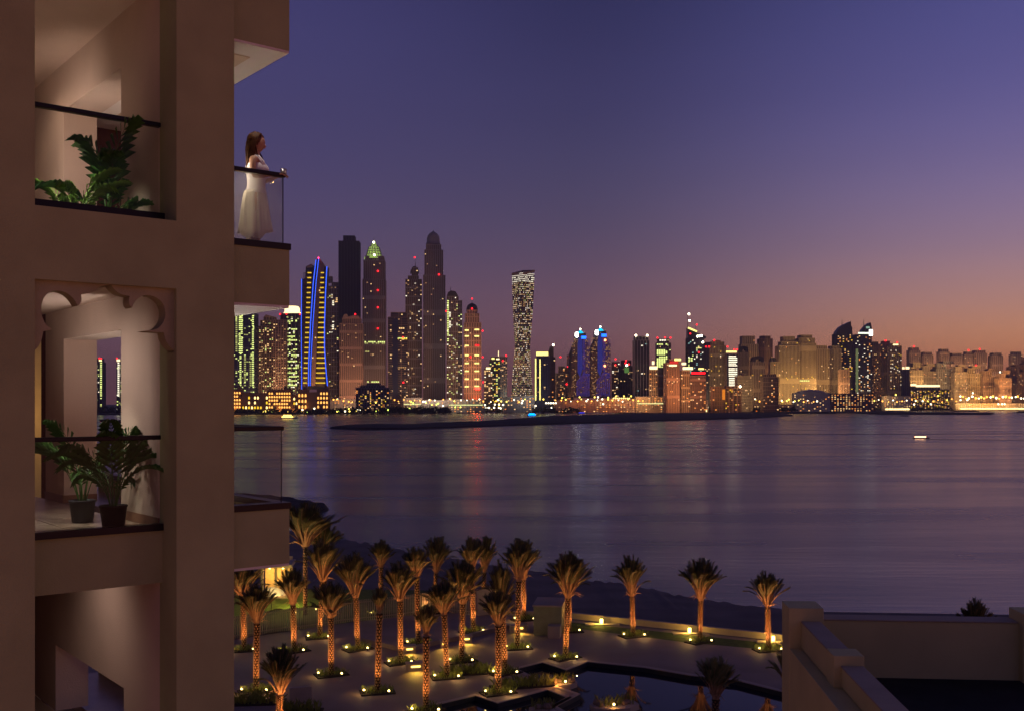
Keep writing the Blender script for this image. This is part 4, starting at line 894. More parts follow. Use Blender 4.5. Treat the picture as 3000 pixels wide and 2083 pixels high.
tower([(1235, 1305, 806), (1239, 1298, 732), (1244, 1292, 716)], 2780, 'tallest tower with an onion dome and long pale vertical ribs', 'grey', 'b', 12, 90, .006, 'Ww', 5, dome=(1267, [(21, 716), (21, 708), (19, 706), (19, 697), (17, 688), (12, 681), (6, 677), (2, 675), (.5, 670)], 'grey'), beacons=[(1286, 805)], fin=.5)
tower([(1306, 1354, 880), (1306, 1343, 868)], 2650, 'pale tower with a mansard roof and many lit windows down its left edge', 'grey', 'b', 7, 12, .10, 'WCYw', 4, cap=([(1306, 869), (1310, 857), (1320, 852), (1333, 854), (1341, 866)], 'dark'), spire=(1318, 853, 838), vrows=[(1310, 880, 1000, 'Y'), (1316, 915, 960, 'C')], beacons=[(1307, 912)])
t = tower([(1356, 1410, 945), (1360, 1404, 918), (1366, 1398, 908)], 2560, 'floodlit orange tower with a dark dome and two ladders of yellow light bars', 'pink', 'b', 7, 16, .012, 'Ww', 4, dome=(1382, [(17, 912), (17, 905), (15, 897), (11, 891), (5, 888), (1, 886)], 'dark'), spire=(1382, 889, 877), beacons=[(1383, 876), (1383, 905), (1414, 970), (1414, 1046), (1379, 1046), (1415, 1119)], strips=[(1359, 1371, y-2, y+2, yel_e) for y in (968, 985, 1013, 1041, 1064, 1087, 1110, 1132)]+[(1389, 1403, y-2, y+2, yel_e) for y in (966, 985, 1041, 1064, 1087, 1110, 1131)]+[(1391, 1403, 1010, 1014, redsign), (1390, 1406, 1136, 1140, emis('sign_red_strong', (1, .006, .004), 50, True))], fin=.5)
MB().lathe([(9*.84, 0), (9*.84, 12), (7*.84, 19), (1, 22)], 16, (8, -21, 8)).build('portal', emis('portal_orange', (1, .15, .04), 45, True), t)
tower([(1418, 1443, 1080), (1422, 1438, 1074)], 2600, 'short tower with a lit white round crown right of the floodlit orange tower', 'dark', 'g', 4, 7, .16, 'WWC', 0, strips=[(1424, 1437, 1076, 1082, cream_e)])
tower([(1433, 1465, 1054), (1437, 1460, 1045)], 2650, 'small tower with two yellow lit roof drums and a glowing white spire', 'dark', 'g', 5, 7, .15, 'WGY', 3, spire=(1460, 1047, 1024), strips=[(1439, 1448, 1048, 1053, yel_e), (1453, 1463, 1050, 1054, cream_e), (1459, 1461, 1028, 1044, cream_e)])
tower([(1464, 1486, 1044)], 2750, 'dark plain tower with red corner light left of the twisted tower', 'brown', 'g', 4, 9, .05, 'Ww', 3, beacons=[(1483, 1042), (1473, 1057)])
# --- twisted tower
def twisted():
    Yd = 2750; k = Yd/F; X0 = (1531-CX)*k; t = thing('twisted_tower', 'tower twisting a quarter turn with rows of warm lit windows', 'tower', (X0, Yd+25, BZ), 0, 'skyline towers across the bay')
    H = zz(798, Yd)-BZ; n = 72; a = 45.5*k/2; core, bnd, lw = MB(), MB(), MB(); rr = random.Random(2)
    ring = lambda z, q, s_: [Vector((s_*q*(1+.06*(2*z/H-1)**2)*math.cos(ang)+(.5-z/H)*-4, s_*q*math.sin(ang), z+(7*math.sin(ang)+4*math.cos(ang) if z > H*.995 and s_ == 1 else 0))) for ang in (R(45+ (z/H)*84-40)+R(90)*i for i in range(4))]
    q = a*math.sqrt(2); vs = []
    for i in range(n+1): vs += ring(H*i/n, q, .97)
    core.add(vs, [(i*4+j, i*4+(j+1) % 4, (i+1)*4+(j+1) % 4, (i+1)*4+j) for i in range(n) for j in range(4)]+[tuple(n*4+j for j in range(4))])
    for i in range(n):
        z0 = H*i/n; r0 = ring(z0, q, 1); r1 = ring(z0+1.0, q, 1)
        bnd.add(r0+r1, [(0, 1, 5, 4), (1, 2, 6, 5), (2, 3, 7, 6), (3, 0, 4, 7), (4, 5, 6, 7), (3, 2, 1, 0)])
        f = i/n; dark = rr.random() < .18
        for j in range(4):
            A, Bq = ring(z0+1.3, q, .985)[j], ring(z0+1.3, q, .985)[(j+1) % 4]; C, Dq = ring(z0+3.6, q, .985)[j], ring(z0+3.6, q, .985)[(j+1) % 4]
            for c in range(11):
                p_ = .85 if f > .93 else (.60 if f < .1 else (.22 if dark else .60))
                if rr.random() < p_:
                    u0, u1 = (c+.2)/11, (c+.8)/11; lw.quad(A.lerp(Bq, u0), A.lerp(Bq, u1), C.lerp(Dq, u1), C.lerp(Dq, u0), rr.choice((2, 3, 2)) if f > .93 else rr.choice((0, 1, 0, 1, 4, 2)))
    core.build('glazing', GLS['g'], t); bnd.build('floor_plate', WL['brown'], t, kind='stuff'); lw.build('lit_window', [emis('twist_warm', (1, .68, .40), 1.15), win['w'], emis('twist_white', (1, .86, .70), 1.2), win['C'], win['y']], t, kind='stuff')
    mb = MB(); r0, r1 = ring(H-.5, q, 1), ring(H+5, q, 1); mb.add(r0+r1, [(0, 1, 5, 4), (1, 2, 6, 5), (2, 3, 7, 6), (3, 0, 4, 7)]); mb.build('crown', WL['brown'], t)
twisted()
# --- blue edged sail tower
def outline_tower(name, label, Yd, pts, xc, depth, gm, parts, bars=(), wins=0, wx=None, pal='WwY'):
    k = Yd/F; X0 = (xc-CX)*k; t = thing(name, label, 'tower', (X0, Yd, BZ), 0, 'skyline towers across the bay')
    P2 = lambda x, y: ((x-xc)*k, zz(y, Yd)-BZ)
    MB().xz([P2(*p) for p in pts], 0, depth).build('glazing', gm, t)
    for nm, kind_, pp, m_, w_ in parts:
        if kind_ == 'line': MB().tube([(P2(*p)[0], -w_-.3, P2(*p)[1]) for p in pp], w_, 6).build(nm, m_, t)
        else: MB().xz([P2(*p) for p in pp], -w_, -.05).build(nm, m_, t)
    return t, P2, k
Yd = 2450
t, P2, k = outline_tower('sail_tower', 'curved tower outlined in blue neon with ladders of yellow bars', Yd, [(884, 818), (894, 816), (896, 781), (912, 774), (916, 790), (930, 757), (950, 778), (951, 784), (958, 782), (953, 900), (951, 1000), (955, 1090), (961, 1140), (884, 1140)], 920, 30, GLS['g'],
 [('neon_edge', 'line', [(884, 818), (883, 950), (884, 1140)], blue_e, .8), ('neon_edge', 'line', [(926, 762), (918, 830), (910, 950), (905, 1060), (904, 1130)], blue_e, 1.1), ('neon_edge', 'line', [(934, 757), (926, 830), (917, 950), (911, 1060), (909, 1130)], blue_e, .9), ('neon_edge', 'line', [(958, 782), (954, 860), (951, 950), (951, 1020), (955, 1080), (960, 1135)], blue_e, 1.2),
  ('stone_blade', 'poly', [(936, 757), (951, 776), (947, 800), (938, 860), (930, 960), (924, 1130), (912, 1130), (918, 960), (927, 840)], WL['pink'], 1.5), ('crown', 'poly', [(899, 781), (915, 774), (915, 784), (899, 786)], WL['sandy'], .8)])
bars = MB(); fins_ = MB()
for i in range(23):
    y = 800+14.6*i; f = i/22; cl = 907-13*f; hw = 5.5; MBx = [(cl-hw, cl+hw)]; xl, xr_ = 940-15*f, 951-(2 if f < .6 else 0)+2*f; MBx.append((xl, xr_))
    for a, b in MBx:
        z = P2(0, y)[1]; x0_, x1_ = P2(a, y)[0], P2(b, y)[0]; MB().box(x0_, x1_, -1.6, -.6, z-1.3, z+1.3).build('light_bar', gold_e, t)
for i in range(90):
    y = 800+3.7*i; z = P2(0, y)[1]; f = i/90; fins_.box(P2(888-2*f, 0)[0], P2(914-12*f, 0)[0], -.55, -.05, z-.6, z+.6); fins_.box(P2(941-15*f, 0)[0], P2(950+1*f, 0)[0], -.55, -.05, z-.6, z+.6)
fins_.build('balcony_slab', WL['brown'], t, kind='stuff')
add_beacons(t, [(934, 757)], (920-CX)*k, Yd, 4, emis('beacon_pink', (1, .03, .15), 6)); add_beacons(t, [(937, 852), (925, 990), (917, 1048)], (920-CX)*k, Yd, 3, win['W'], 1.6)
# --- mid cluster
t = tower([(1567, 1612, 1050), (1571, 1608, 1043)], 2480, 'dark tower outlined by two yellow light lines under a glowing roof sign', 'blue', 'n', 6, 0, .03, 'Ww', 0, strips=[(1571, 1606, 1031, 1042, yel_e), (1567.5, 1571, 1050, 1172, yel_e), (1580.5, 1583.5, 1052, 1172, yel_e)], fin=.12)
tower([(1606, 1627, 1046), (1610, 1622, 1030)], 2520, 'dark slanting backed tower with a white roof light beside the yellow outlined tower', 'dark', 'g', 4, 11, .05, 'WO', 0, cap=([(1604, 1040), (1611, 1016), (1622, 1013), (1622, 1042)], 'dark'), white=[(1621, 1011)])
tower([(1628, 1662, 1092), (1636, 1655, 1072)], 2700, 'dim low tower with scattered warm windows left of the blue twin towers', 'brown', 'g', 6, 8, .12, 'WwO', 4, beacons=[(1642, 1046)])
tower([(1655, 1682, 1075), (1662, 1680, 1040)], 2650, 'narrow brown tower with two red lights touching the left blue twin', 'brown', 'b', 5, 8, .08, 'WwO', 4, beacons=[(1664, 1074), (1660, 1125)])
def twin(xc, dy, sc_, label):
    Yd = 2600; q = lambda x, y: (xc+(x-1706)*sc_, 1165-(1165-y-dy*0)*sc_)
    t, P2, k = outline_tower('twin_tower', label, Yd, [q(*p) for p in ((1666, 1040), (1675, 1015), (1682, 1000), (1683, 978), (1716, 976), (1718, 996), (1724, 1010), (1728, 1040), (1730, 1165), (1664, 1165))], xc, 30, GLS['g'],
     [('blue_panel', 'poly', [q(*p) for p in ((1695, 990), (1706, 984), (1707, 1080), (1699, 1105), (1692, 1090), (1692, 1010))], blue_d, .8), ('crown', 'poly', [q(*p) for p in ((1703, 985), (1717, 985), (1717, 993), (1703, 993))], emis('blue_glow', (.01, .10, .9), 5, True), 1.2)])  # panel wall glows by itself in place of blue floodlighting on it
    lw = MB(); rr = random.Random(int(xc)); slabs = MB()
    for i in range(48):
        y = 996+3.5*i; z = P2(*q(0, y))[1]; left = 1676 if y > 1010 else 1684; right = 1730 if y > 1010 else 1722
        slabs.box(P2(*q(left-4*(y-1010)/155, y))[0], P2(*q(right, y))[0], -.5, -.05, z-.7, z+.7)
        xl = 1708 if y < 1095 else (1708-20*min(1, (y-1095)/25))
        for j in range(7):
            x = xl+(1728-xl)*(j+.5)/7; xw = P2(*q(x, 0))[0]
            lw.box(xw-1.5, xw+1.5, -.9, -.52, z+1.0, z+2.3, 1 if (x < 1714 or y > 1095) and rr.random() < .9 else (0 if rr.random() < .5 else (2 if rr.random() < .4 else 0)))
        for j in range(5):
            if rr.random() < .2: x = 1674+(1691-1674)*(j+.5)/5; xw = P2(*q(x, 0))[0]; lw.box(xw-1.3, xw+1.3, -.9, -.52, z+.9, z+2.2, 2)
    slabs.build('balcony_slab', WL['brown'], t, kind='stuff'); lw.build('lit_window', [emis('violet_glow_dim', (.12, .06, .4), .25, True), emis('blue_glow_line', (.06, .06, .75), .42, True), win['w']], t, kind='stuff')
    cx_, cyy = q(1701, 976); c = P2(cx_, cyy); mb = MB(); w_ = 9.5*k*sc_; mb.add([(c[0]-w_, 2, c[1]), (c[0]+w_, 2, c[1]), (c[0]+w_, 2+2*w_, c[1]), (c[0]-w_, 2+2*w_, c[1]), (c[0], 2+w_, c[1]+10*k*sc_)], [(0, 1, 4), (1, 2, 4), (2, 3, 4), (3, 0, 4)]); mb.build('pyramid_roof', cyan_e, t)
    MB().tube([(c[0], 2+w_, c[1]+7), (c[0], 2+w_, c[1]+21)], .5, 5).build('spire', WL['grey'], t)
    add_beacons(t, [q(1700, 965)], (xc-CX)*k, Yd, 0, white_e, 2.0); add_beacons(t, [q(1689.5, 979), q(1689.5, 984)], (xc-CX)*k, Yd, 4, emis('round_sign', (1, .97, .85), 14, True), 4.4)
    if xc > 1730: add_beacons(t, [q(1713, 1003), q(1712, 1075)], (xc-CX)*k, Yd, 5, emis('beacon_orange', (1, .30, .10), 7), 2.8)
    return t
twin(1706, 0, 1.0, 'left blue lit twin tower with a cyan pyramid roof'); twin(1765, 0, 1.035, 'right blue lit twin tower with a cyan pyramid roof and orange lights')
tower([(1793, 1816, 1060)], 2750, 'low brown tower with two red lights right of the blue twins', 'brown', 'b', 4, 9, .10, 'WwC', 0, beacons=[(1803, 1052), (1803, 1069)])
tower([(1815, 1855, 1072), (1822, 1850, 1055)], 2700, 'dark building with a green lit crown and red roof lights', 'dark', 'g', 5, 10, .03, 'wW', 3, strips=[(1828, 1842, 1076, 1092, emis('green_crown', (.12, .26, .06), .8))], beacons=[(1834, 1057), (1832, 1064), (1842, 1067)], white=[(1836, 1070)])
tower([(1857, 1903, 996), (1860, 1901, 985)], 2560, 'grey tower of dark glass strips with two white lights at its top corners', 'grey', 'g', 5, 0, .012, 'CcW', 3, white=[(1863, 983), (1896, 983)], fin=.28)
tower([(1922, 1969, 1004), (1927, 1963, 992)], 2620, 'tower with blocks of bright yellow lit floors and three red roof lights', 'grey', 'n', 6, 7, .10, 'YyW', -5, rows=[(1924, 1958, y, 'Y') for y in (1009, 1026, 1030, 1034, 1038, 1046, 1051, 1055, 1059, 1063, 1067, 1071, 1075)]+[(1932, 1954, 997, 'C')], beacons=[(1926, 990), (1948, 989), (1964, 990)])
tower([(1903, 1926, 1082)], 2450, 'small block with a blazing cream roof left of the yellow floored tower', 'sandy', 'b', 4, 9, .08, 'WO', 0, strips=[(1903, 1926, 1073, 1082, cream_e), (1910, 1917, 1058, 1068, cream_e)], cat='building')
tower([(1926, 1948, 1076)], 2480, 'plain grey block below the yellow floored tower', 'grey', 'b', 5, 30, .01, 'w', 0, cat='building')
tower([(1948, 1992, 1062), (1956, 1990, 1052)], 2400, 'brown block with a red canopy and bright cream roof strip', 'pink', 'b', 8, 40, .03, 'WO', 8, strips=[(1955, 1982, 1068, 1073, cream_e), (1958, 1986, 1058, 1066, emis('red_canopy', (.7, .03, .02), 1.2)), (1974, 1996, 1050, 1057, yel_e)], fin=.5, cat='building')
tower([(1995, 2022, 1085)], 2420, 'orange floodlit slab with a blazing roofline left of the red topped block', 'sandy', 'b', 5, 30, .04, 'WO', 0, strips=[(2000, 2030, 1075, 1083, cream_e), (1997, 2010, 1062, 1069, cream_e)], cat='building')
tower([(2022, 2068, 1100)], 2440, 'brown block under a red glowing roof sign', 'pink', 'b', 8, 40, .05, 'WO', 0, strips=[(2026, 2066, 1090, 1095, redsign), (2046, 2062, 1078, 1083, yel_e)], cat='building')
t = tower([(2015, 2062, 990), (2062, 2069, 986)], 2600, 'dark glass tower with a slanted yellow roof edge and a tall mast', 'dark', 'n', 5, 9, .08, 'YcC', 0, cap=([(2015, 991), (2015, 960), (2041, 971), (2041, 975), (2068, 986), (2068, 992)], GLS['g']), spire=((2018, 962, 920), (2041, 972, 953)), white=[(2018, 921), (2020, 940), (2043, 986), (2049, 985), (2055, 984), (2059, 1003)], beacons=[(2022, 978), (2041, 952), (2047, 1032)], rows=[(2035, 2052, 1019, 'W'), (2016, 2030, 1050, 'Y'), (2016, 2030, 1056, 'Y')])
kq = 2600/F; MB().tube([((2015-2042)*kq, -22, zz(961, 2600)-BZ), ((2041-2042)*kq, -22, zz(972, 2600)-BZ)], 2.2, 6).build('neon_edge', yel_e, t)
tower([(2064, 2080, 1003)], 2700, 'narrow dark tower with a pair of red lights', 'dark', 'n', 3, 0, .02, 'W', 0, beacons=[(2068, 1016), (2077, 1016)])
tower([(2078, 2127, 1012), (2084, 2122, 1001), (2092, 2112, 997)], 2700, 'sandy apartment tower with a red roof light right of the narrow dark tower', 'sandy', 'b', 11, 50, .025, 'WGC', 0, beacons=[(2092, 997)], fin=.5)
tower([(2128, 2164, 1036)], 2650, 'tower front lit as a dense white dotted panel', 'brown', 'g', 4, 0, 0, 'C', 0, vrows=[(2137+3.4*i, 1042, 1072, 'C') for i in range(7)]+[(2137+3.4*i, 1076, 1102, 'C') for i in range(7)]+[(2138+3.4*i, 1106, 1130, 'C') for i in range(5)], strips=[(2127, 2158, 1028, 1033, yel_e)], beacons=[(2131, 1016), (2151, 1024), (2159, 1024)])
K = lambda x, y, w, h: ([(x, y+h), (x, y+h*.35), (x+w*.15, y+h*.1), (x+w*.5, y), (x+w*.85, y+h*.1), (x+w, y+h*.35), (x+w, y+h), (x+w*.72, y+h), (x+w*.66, y+h*.55), (x+w*.34, y+h*.55), (x+w*.28, y+h)], 'dark')
tower([(2165, 2194, 1028)], 2750, 'sandy tower wearing a dark arched cap right of the white dotted panel', 'sandy', 'b', 7, 60, .01, 'W', 0, cap=K(2166, 1014, 26, 18), fin=.5)
tower([(2172, 2222, 1008), (2175, 2212, 984)], 2900, 'stepped sandy tower rising behind the first arched cap tower', 'sandy', 'b', 9, 50, .03, 'WGO', 0, fin=.5)
tower([(2203, 2242, 1058)], 2700, 'lower sandy tower with a wide dark arched cap', 'sandy', 'b', 8, 60, .03, 'GWO', 0, cap=K(2204, 1043, 34, 17), fin=.5)
tower([(2225, 2264, 992), (2231, 2258, 984)], 2950, 'tall plain brown tower between the arched cap towers', 'brown', 'b', 8, 60, .008, 'w', 0, fin=.5)
tower([(2257, 2287, 1060)], 2800, 'small arched cap tower left of the massive sandy apartment block', 'sandy', 'b', 6, 50, .04, 'WO', 0, cap=K(2258, 1047, 16, 13), fin=.5)
tower([(2160, 2205, 1100), (2178, 2188, 1093)], 2500, 'pale sandy apartment block with a fine window grid below the arched cap tower', 'sandy', 'b', 12, 7, .02, 'wW', 0, fin=.4, cat='building')
tower([(2236, 2282, 1103), (2240, 2275, 1095)], 2450, 'dark brown apartment block with few windows in front of the sandy towers', 'brown', 'g', 8, 9, .07, 'WOw', 0, cat='building')
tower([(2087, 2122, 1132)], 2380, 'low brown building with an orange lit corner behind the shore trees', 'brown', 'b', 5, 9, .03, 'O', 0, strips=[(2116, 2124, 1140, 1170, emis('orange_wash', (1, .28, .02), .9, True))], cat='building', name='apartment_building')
tower([(2124, 2172, 1136), (2130, 2166, 1130)], 2400, 'low orange floodlit building with stepped balconies', 'pink', 'b', 4, 5, .12, 'OGw', 0, cat='building', name='apartment_building', white=[(2168, 1132)])
tower([(2282, 2342, 1012), (2290, 2338, 1000), (2296, 2330, 985)], 2850, 'left half of the massive ribbed sandy apartment towers', 'sandy', 'b', 15, 90, .03, 'GWO', 0, fin=.5)
tower([(2336, 2392, 1005), (2340, 2388, 990), (2346, 2380, 981)], 2880, 'right half of the massive ribbed sandy apartment towers', 'sandy', 'b', 15, 90, .02, 'WGw', 0, rows=[(2326, 2372, 1115, 'Y')], fin=.5)
tower([(2386, 2430, 1022), (2394, 2424, 1012)], 3000, 'sandy tower pair, left one beside the massive apartment towers', 'sandy', 'b', 9, 90, .015, 'W', 0, fin=.5)
tower([(2428, 2466, 1022), (2434, 2460, 1013)], 3050, 'sandy tower pair, right one partly behind the first blade tower', 'sandy', 'b', 9, 90, .012, 'W', 0, fin=.5)
tower([(2462, 2490, 1082)], 2900, 'low pinkish tower at the foot of the first blade tower', 'pink', 'b', 6, 40, .02, 'WO', 0, fin=.5)
tower([(2449, 2498, 978)], 3100, 'dark glass tower with a swept back blade roof and mast', 'dark', 'g', 6, 0, .09, 'OWG', 0, cap=([(2449, 980), (2451, 972), (2462, 958), (2476, 950), (2493, 942), (2494, 956), (2497, 960), (2497, 980)], GLS['g']), spire=(2473, 953, 932), fin=.08)
t = tower([(2506, 2555, 980)], 3150, 'dark glass tower with a white lit roofline and bright square sign', 'dark', 'n', 6, 0, .07, 'OWC', 0, cap=([(2522, 981), (2528, 966), (2540, 952), (2551, 945), (2554, 960), (2554, 981)], GLS['g']), spire=(2537, 956, 934), strips=[(2514, 2546, 974, 979, emis('roof_white', (.85, .95, .75), 1.8, True)), (2546, 2557, 966, 984, emis('sign_white', (1, 1, .85), 4, True)), (2507, 2514, 1022, 1148, emis('strip_green', (.26, .30, .12), .6)), (2537, 2548, 957, 963, emis('window_mint', (.5, .8, .6), .6))], fin=.06)
tower([(2556, 2582, 1012), (2560, 2574, 1001)], 3200, 'brown stepped tower touching the tower with the square sign', 'brown', 'b', 6, 60, .03, 'OW', 0, fin=.5)
tower([(2581, 2612, 1007), (2588, 2608, 999)], 3300, 'sandy tower with a central red roof light, left of a white topped one', 'sandy', 'b', 7, 60, .03, 'OW', 0, beacons=[(2594, 998)], fin=.5)
tower([(2608, 2642, 1013), (2612, 2636, 1006)], 3250, 'sandy tower with white lights under its roofline', 'sandy', 'b', 7, 60, .06, 'WGC', 0, beacons=[(2628, 1003)], strips=[(2616, 2632, 1008, 1012, cream_e)], fin=.5)
tower([(2646, 2666, 1082)], 3200, 'short violet tower topped by two blazing lamps', 'blue', 'n', 4, 0, 0, 'W', 0, strips=[(2643, 2650, 1075, 1081, cream_e), (2653, 2664, 1074, 1081, cream_e)])
for (a, b, y, ds, bc) in ((2665, 2697, 1018, 'brown tower with a red roof light right of the short violet tower', [(2677, 1015)]), (2703, 2735, 1031, 'brown tower with two warm top windows in the right hand skyline', []), (2753, 2783, 1022, 'brown tower with a single yellow window at its top', []), (2786, 2822, 1034, 'rounded brown tower with a cluster of orange windows', []), (2826, 2852, 1030, 'brown tower with a pale lit rooftop', [(2837, 1026)]), (2855, 2892, 1026, 'brown tower with a red light on top and another halfway down', [(2870, 1023), (2859, 1070)]), (2906, 2939, 1033, 'solitary arched brown tower above a white lamp', []), (2966, 2996, 1030, 'brown tower with an orange light on top near the right edge', [])):
    tower([(a, b, y+8), (a+4, b-4, y)], 3700, ds, 'beige', 'b', 6, 40, .035, 'OWw', 0, beacons=bc, fin=.5)
for (a, b, y, ds, wl) in ((2660, 2705, 1062, 'broad sandy apartment block below the violet tower neighbour', 'sandy'), (2700, 2745, 1066, 'broad sandy apartment block left of the lit roofline hotel tower', 'beige'), (2742, 2800, 1058, 'broad sandy apartment block with a dark left edge', 'grey'), (2796, 2835, 1068, 'yellowish apartment block with a dotted window seam', 'beige'), (2832, 2880, 1072, 'yellowish apartment block below the two red lights', 'sandy'), (2880, 2930, 1080, 'orange floodlit apartment block with rounded top', 'pink'), (2926, 2965, 1085, 'orange brown apartment block below the solitary tower', 'pink'), (2958, 3004, 1068, 'brown stepped apartment block at the right edge of the photo', 'brown'), (3000, 3040, 1040, 'brown tower cut off by the right edge of the photo', 'brown')):
    tower([(a+1, b-1, y+22), (a+4, (a+b)/2+2, y+6+(a % 3)*4), ((a+b)/2-6, b-5, y)], 3440+(a % 7)*22, ds, wl, 'b', 9, 16, .05, 'OWw', 0, fin=.5, cat='building')
tower([(2668, 2782, 1140), (2672, 2755, 1131)], 3300, 'wide low hotel with a blazing white roofline and many orange windows', 'brown', 'g', 14, 8, .30, 'OWGw', 0, strips=[(2668, 2684, 1124, 1130, cream_e), (2683, 2753, 1127, 1133, cream_e)], depth=.3, cat='building', name='low_hotel')
# towers seen through the loggia opening
tower([(262, 299, 1060), (268, 295, 1050)], 2500, 'tower with a cream lit crown glimpsed through the lower balcony, left one', 'grey', 'g', 5, 0, .12, 'YyC', 0, beacons=[(292, 1050), (297, 1051)], vrows=[(296, 1056, 1160, 'Y')], strips=[(290, 298, 1054, 1058, cream_e)])
tower([(341, 382, 1062), (345, 378, 1052)], 2500, 'tower with a cream lit crown glimpsed through the lower balcony, right one', 'grey', 'g', 5, 0, .12, 'YyC', 0, beacons=[(343, 1050)], vrows=[(347, 1056, 1160, 'C')], strips=[(342, 352, 1053, 1059, cream_e)])

# --- palace hotel, golden lit
pal_g = emis('arch_gold', (1, .44, .09), 2.3, True); pal_w = mat('palace_render', (.42, .24, .11), .9, var=.1, scale=.05)
def palace(a, b, yt, label, rows_, cols_, strong, Yd=2300):
    k = Yd/F; W_ = (b-a)*k; t = thing('palace_wing', label, 'building', (((a+b)/2-CX)*k, Yd, BZ), 0, 'wings of the golden palace hotel')
    H = zz(yt, Yd)-BZ; MB().box(-W_/2, W_/2, 0, 24, 0, H).build('wall', pal_w, t); MB().box(-W_/2-1, W_/2+1, -1, 25, H, H+1.4).build('cornice', pal_w, t)
    mb = MB(); rr = random.Random(a)
    if strong > .8: MB().lathe([(4, H+1.4), (4.5, H+5), (3, H+8), (.3, H+10)], 12, (W_*.25, 8, 0)).build('turret', pal_w, t)
    for i in range(cols_):
        for j in range(rows_):
            if rr.random() < strong:
                x = -W_/2+W_*(i+.5)/cols_; z = H*.22+(H*.74)*j/rows_; w_ = min(1.7, W_/cols_*.30); h_ = H*.74/rows_*.58
                wd = MB().xz([(x-w_, z), (x+w_, z), (x+w_, z+h_*.7), (x, z+h_), (x-w_, z+h_*.7)], -.5, -.02).build('window', pal_g if strong > .8 else win['g' if rr.random() < .5 else 'G'], t)
    lamp('facade_floodlight', 'SPOT', (0, -9, 2), (1, .46, .12), 15000*strong, t, 1, (0, 2, H*.6), 150, 1)
palace(676, 706, 1140, 'palace wing with glowing arches tight against the brown pier', 5, 4, .97)
palace(708, 786, 1152, 'low dim palace wing with three rows of round golden windows', 3, 9, .55)
palace(786, 852, 1142, 'brightest palace wing with tall glowing arcades', 5, 9, .92)
palace(852, 872, 1156, 'narrow dim palace link beside the brightest wing', 3, 3, .4)
palace(872, 900, 1143, 'small palace wing with a square of nine golden windows', 3, 3, 1.0)
palace(900, 928, 1150, 'dark brown palace block between two golden ones', 2, 3, .2)
palace(928, 962, 1140, 'palace wing glowing gold below the blue edged tower', 4, 4, .9)
tower([(1042, 1140, 1135), (1055, 1125, 1128), (1072, 1112, 1122)], 2300, 'low grey resort hotel with small warm windows among dark trees', 'grey', 'b', 12, 5, .16, 'OWGw', 0, cat='building', name='resort_hotel', depth=.3)
for (a, b, y, ds, wl, st) in ((960, 1042, 1170, 'low pale floodlit building between palace and resort', 'grey', 0), (1180, 1236, 1166, 'low dark shed with a bright lime window strip', 'grey', 1), (1236, 1310, 1172, 'low building under the tallest tower', 'grey', 0), (1310, 1420, 1170, 'long low building with a dotted light row under the domed tower', 'grey', 2), (1476, 1540, 1163, 'low green lit hall left of the twisted tower base', 'grey', 0), (1540, 1566, 1160, 'small bright white lit building right of the twisted tower base', 'grey', 0),
    (1625, 1755, 1172, 'long low orange lit building under the blue twin towers', 'pink', 0), (1755, 1860, 1168, 'long low terracotta building with yellow roof lamps', 'pink', 3), (1862, 1960, 1162, 'low pale building with a cream lit roofline', 'sandy', 2), (1982, 2075, 1172, 'blazing cream lit waterfront hall at the end of the lamp row', 'white', 4), (2325, 2432, 1150, 'low domed pale exhibition hall in front of the massive apartments', 'white', 0), (2200, 2330, 1185, 'low orange lit shed on the waterfront', 'pink', 5), (2434, 2560, 1153, 'low dark waterfront building with orange windows', 'brown', 6), (2590, 2668, 1160, 'low pale hall with blazing white floodlights', 'white', 4), (2800, 3040, 1181, 'long waterfront hall blazing gold along the right hand shore', 'sandy', 7)):
    Yl = 2700 if a > 1990 else 2450
    if a > 2580: Yl = 3900 if a > 2700 else 3100
    if a == 2800: Yl = 3420
    k = Yl/F; W_ = (b-a)*k; t = thing('waterfront_building', ds, 'building', (((a+b)/2-CX)*k, Yl, BZ), 0, 'low buildings along the far shore')
    H = max(5, zz(y, Yl)-BZ); MB().box(-W_/2, W_/2, 0, 20, 0, H).build('wall', WL[wl], t)
    if a == 2325: MB().lathe([(W_*.42, 0), (W_*.36, 4), (W_*.22, 7), (1, 8.5)], 24, (0, 10, H), sy=.25).build('roof', WL['white'], t, True)
    else: MB().box(-W_/2-1, W_/2+1, -1.5, 21, H, H+.9).build('roof', WL['grey'], t)
    lw = MB(); rr = random.Random(a); n = max(3, int(W_/7))
    for i in range(n):
        for j in range(max(1, int(H/5))):
            if rr.random() < (.25 if st in (0, 5) else .6): x = -W_/2+W_*(i+.5)/n; z = 2+j*5; lw.box(x-1.6, x+1.6, -.4, -.02, z, z+2.2, rr.choice((0, 1, 2)) if st != 7 else 1)
    if lw.v: lw.build('lit_window', [win['O'], win['W'], win['w']], t, kind='stuff')
    if st in (1, 2): MB().box(-W_*.45, W_*.45, -1.2, -.5, H*.55, H*.55+2.2).build('light_strip', emis('strip_lime', (.85, .85, .35), 1.3, True), t)
    if st in (4, 7): MB().box(-W_*.45, W_*.45, -1.2, -.5, 2, 2+min(4.5, H*.6)).build('light_strip', emis('strip_blaze', (1, .72, .28), 3.2, True), t)
    if st == 3:
        for i in range(9): MB().ball((-W_*.1+i*W_*.055, -2, H+1.5), 1.7, 6).build('lamp', win['g'], t)
    if st == 5: MB().box(-W_*.4, W_*.45, -1.2, -.5, 1, 3.6).build('light_strip', emis('strip_orange', (1, .20, .01), 1.3, True), t)
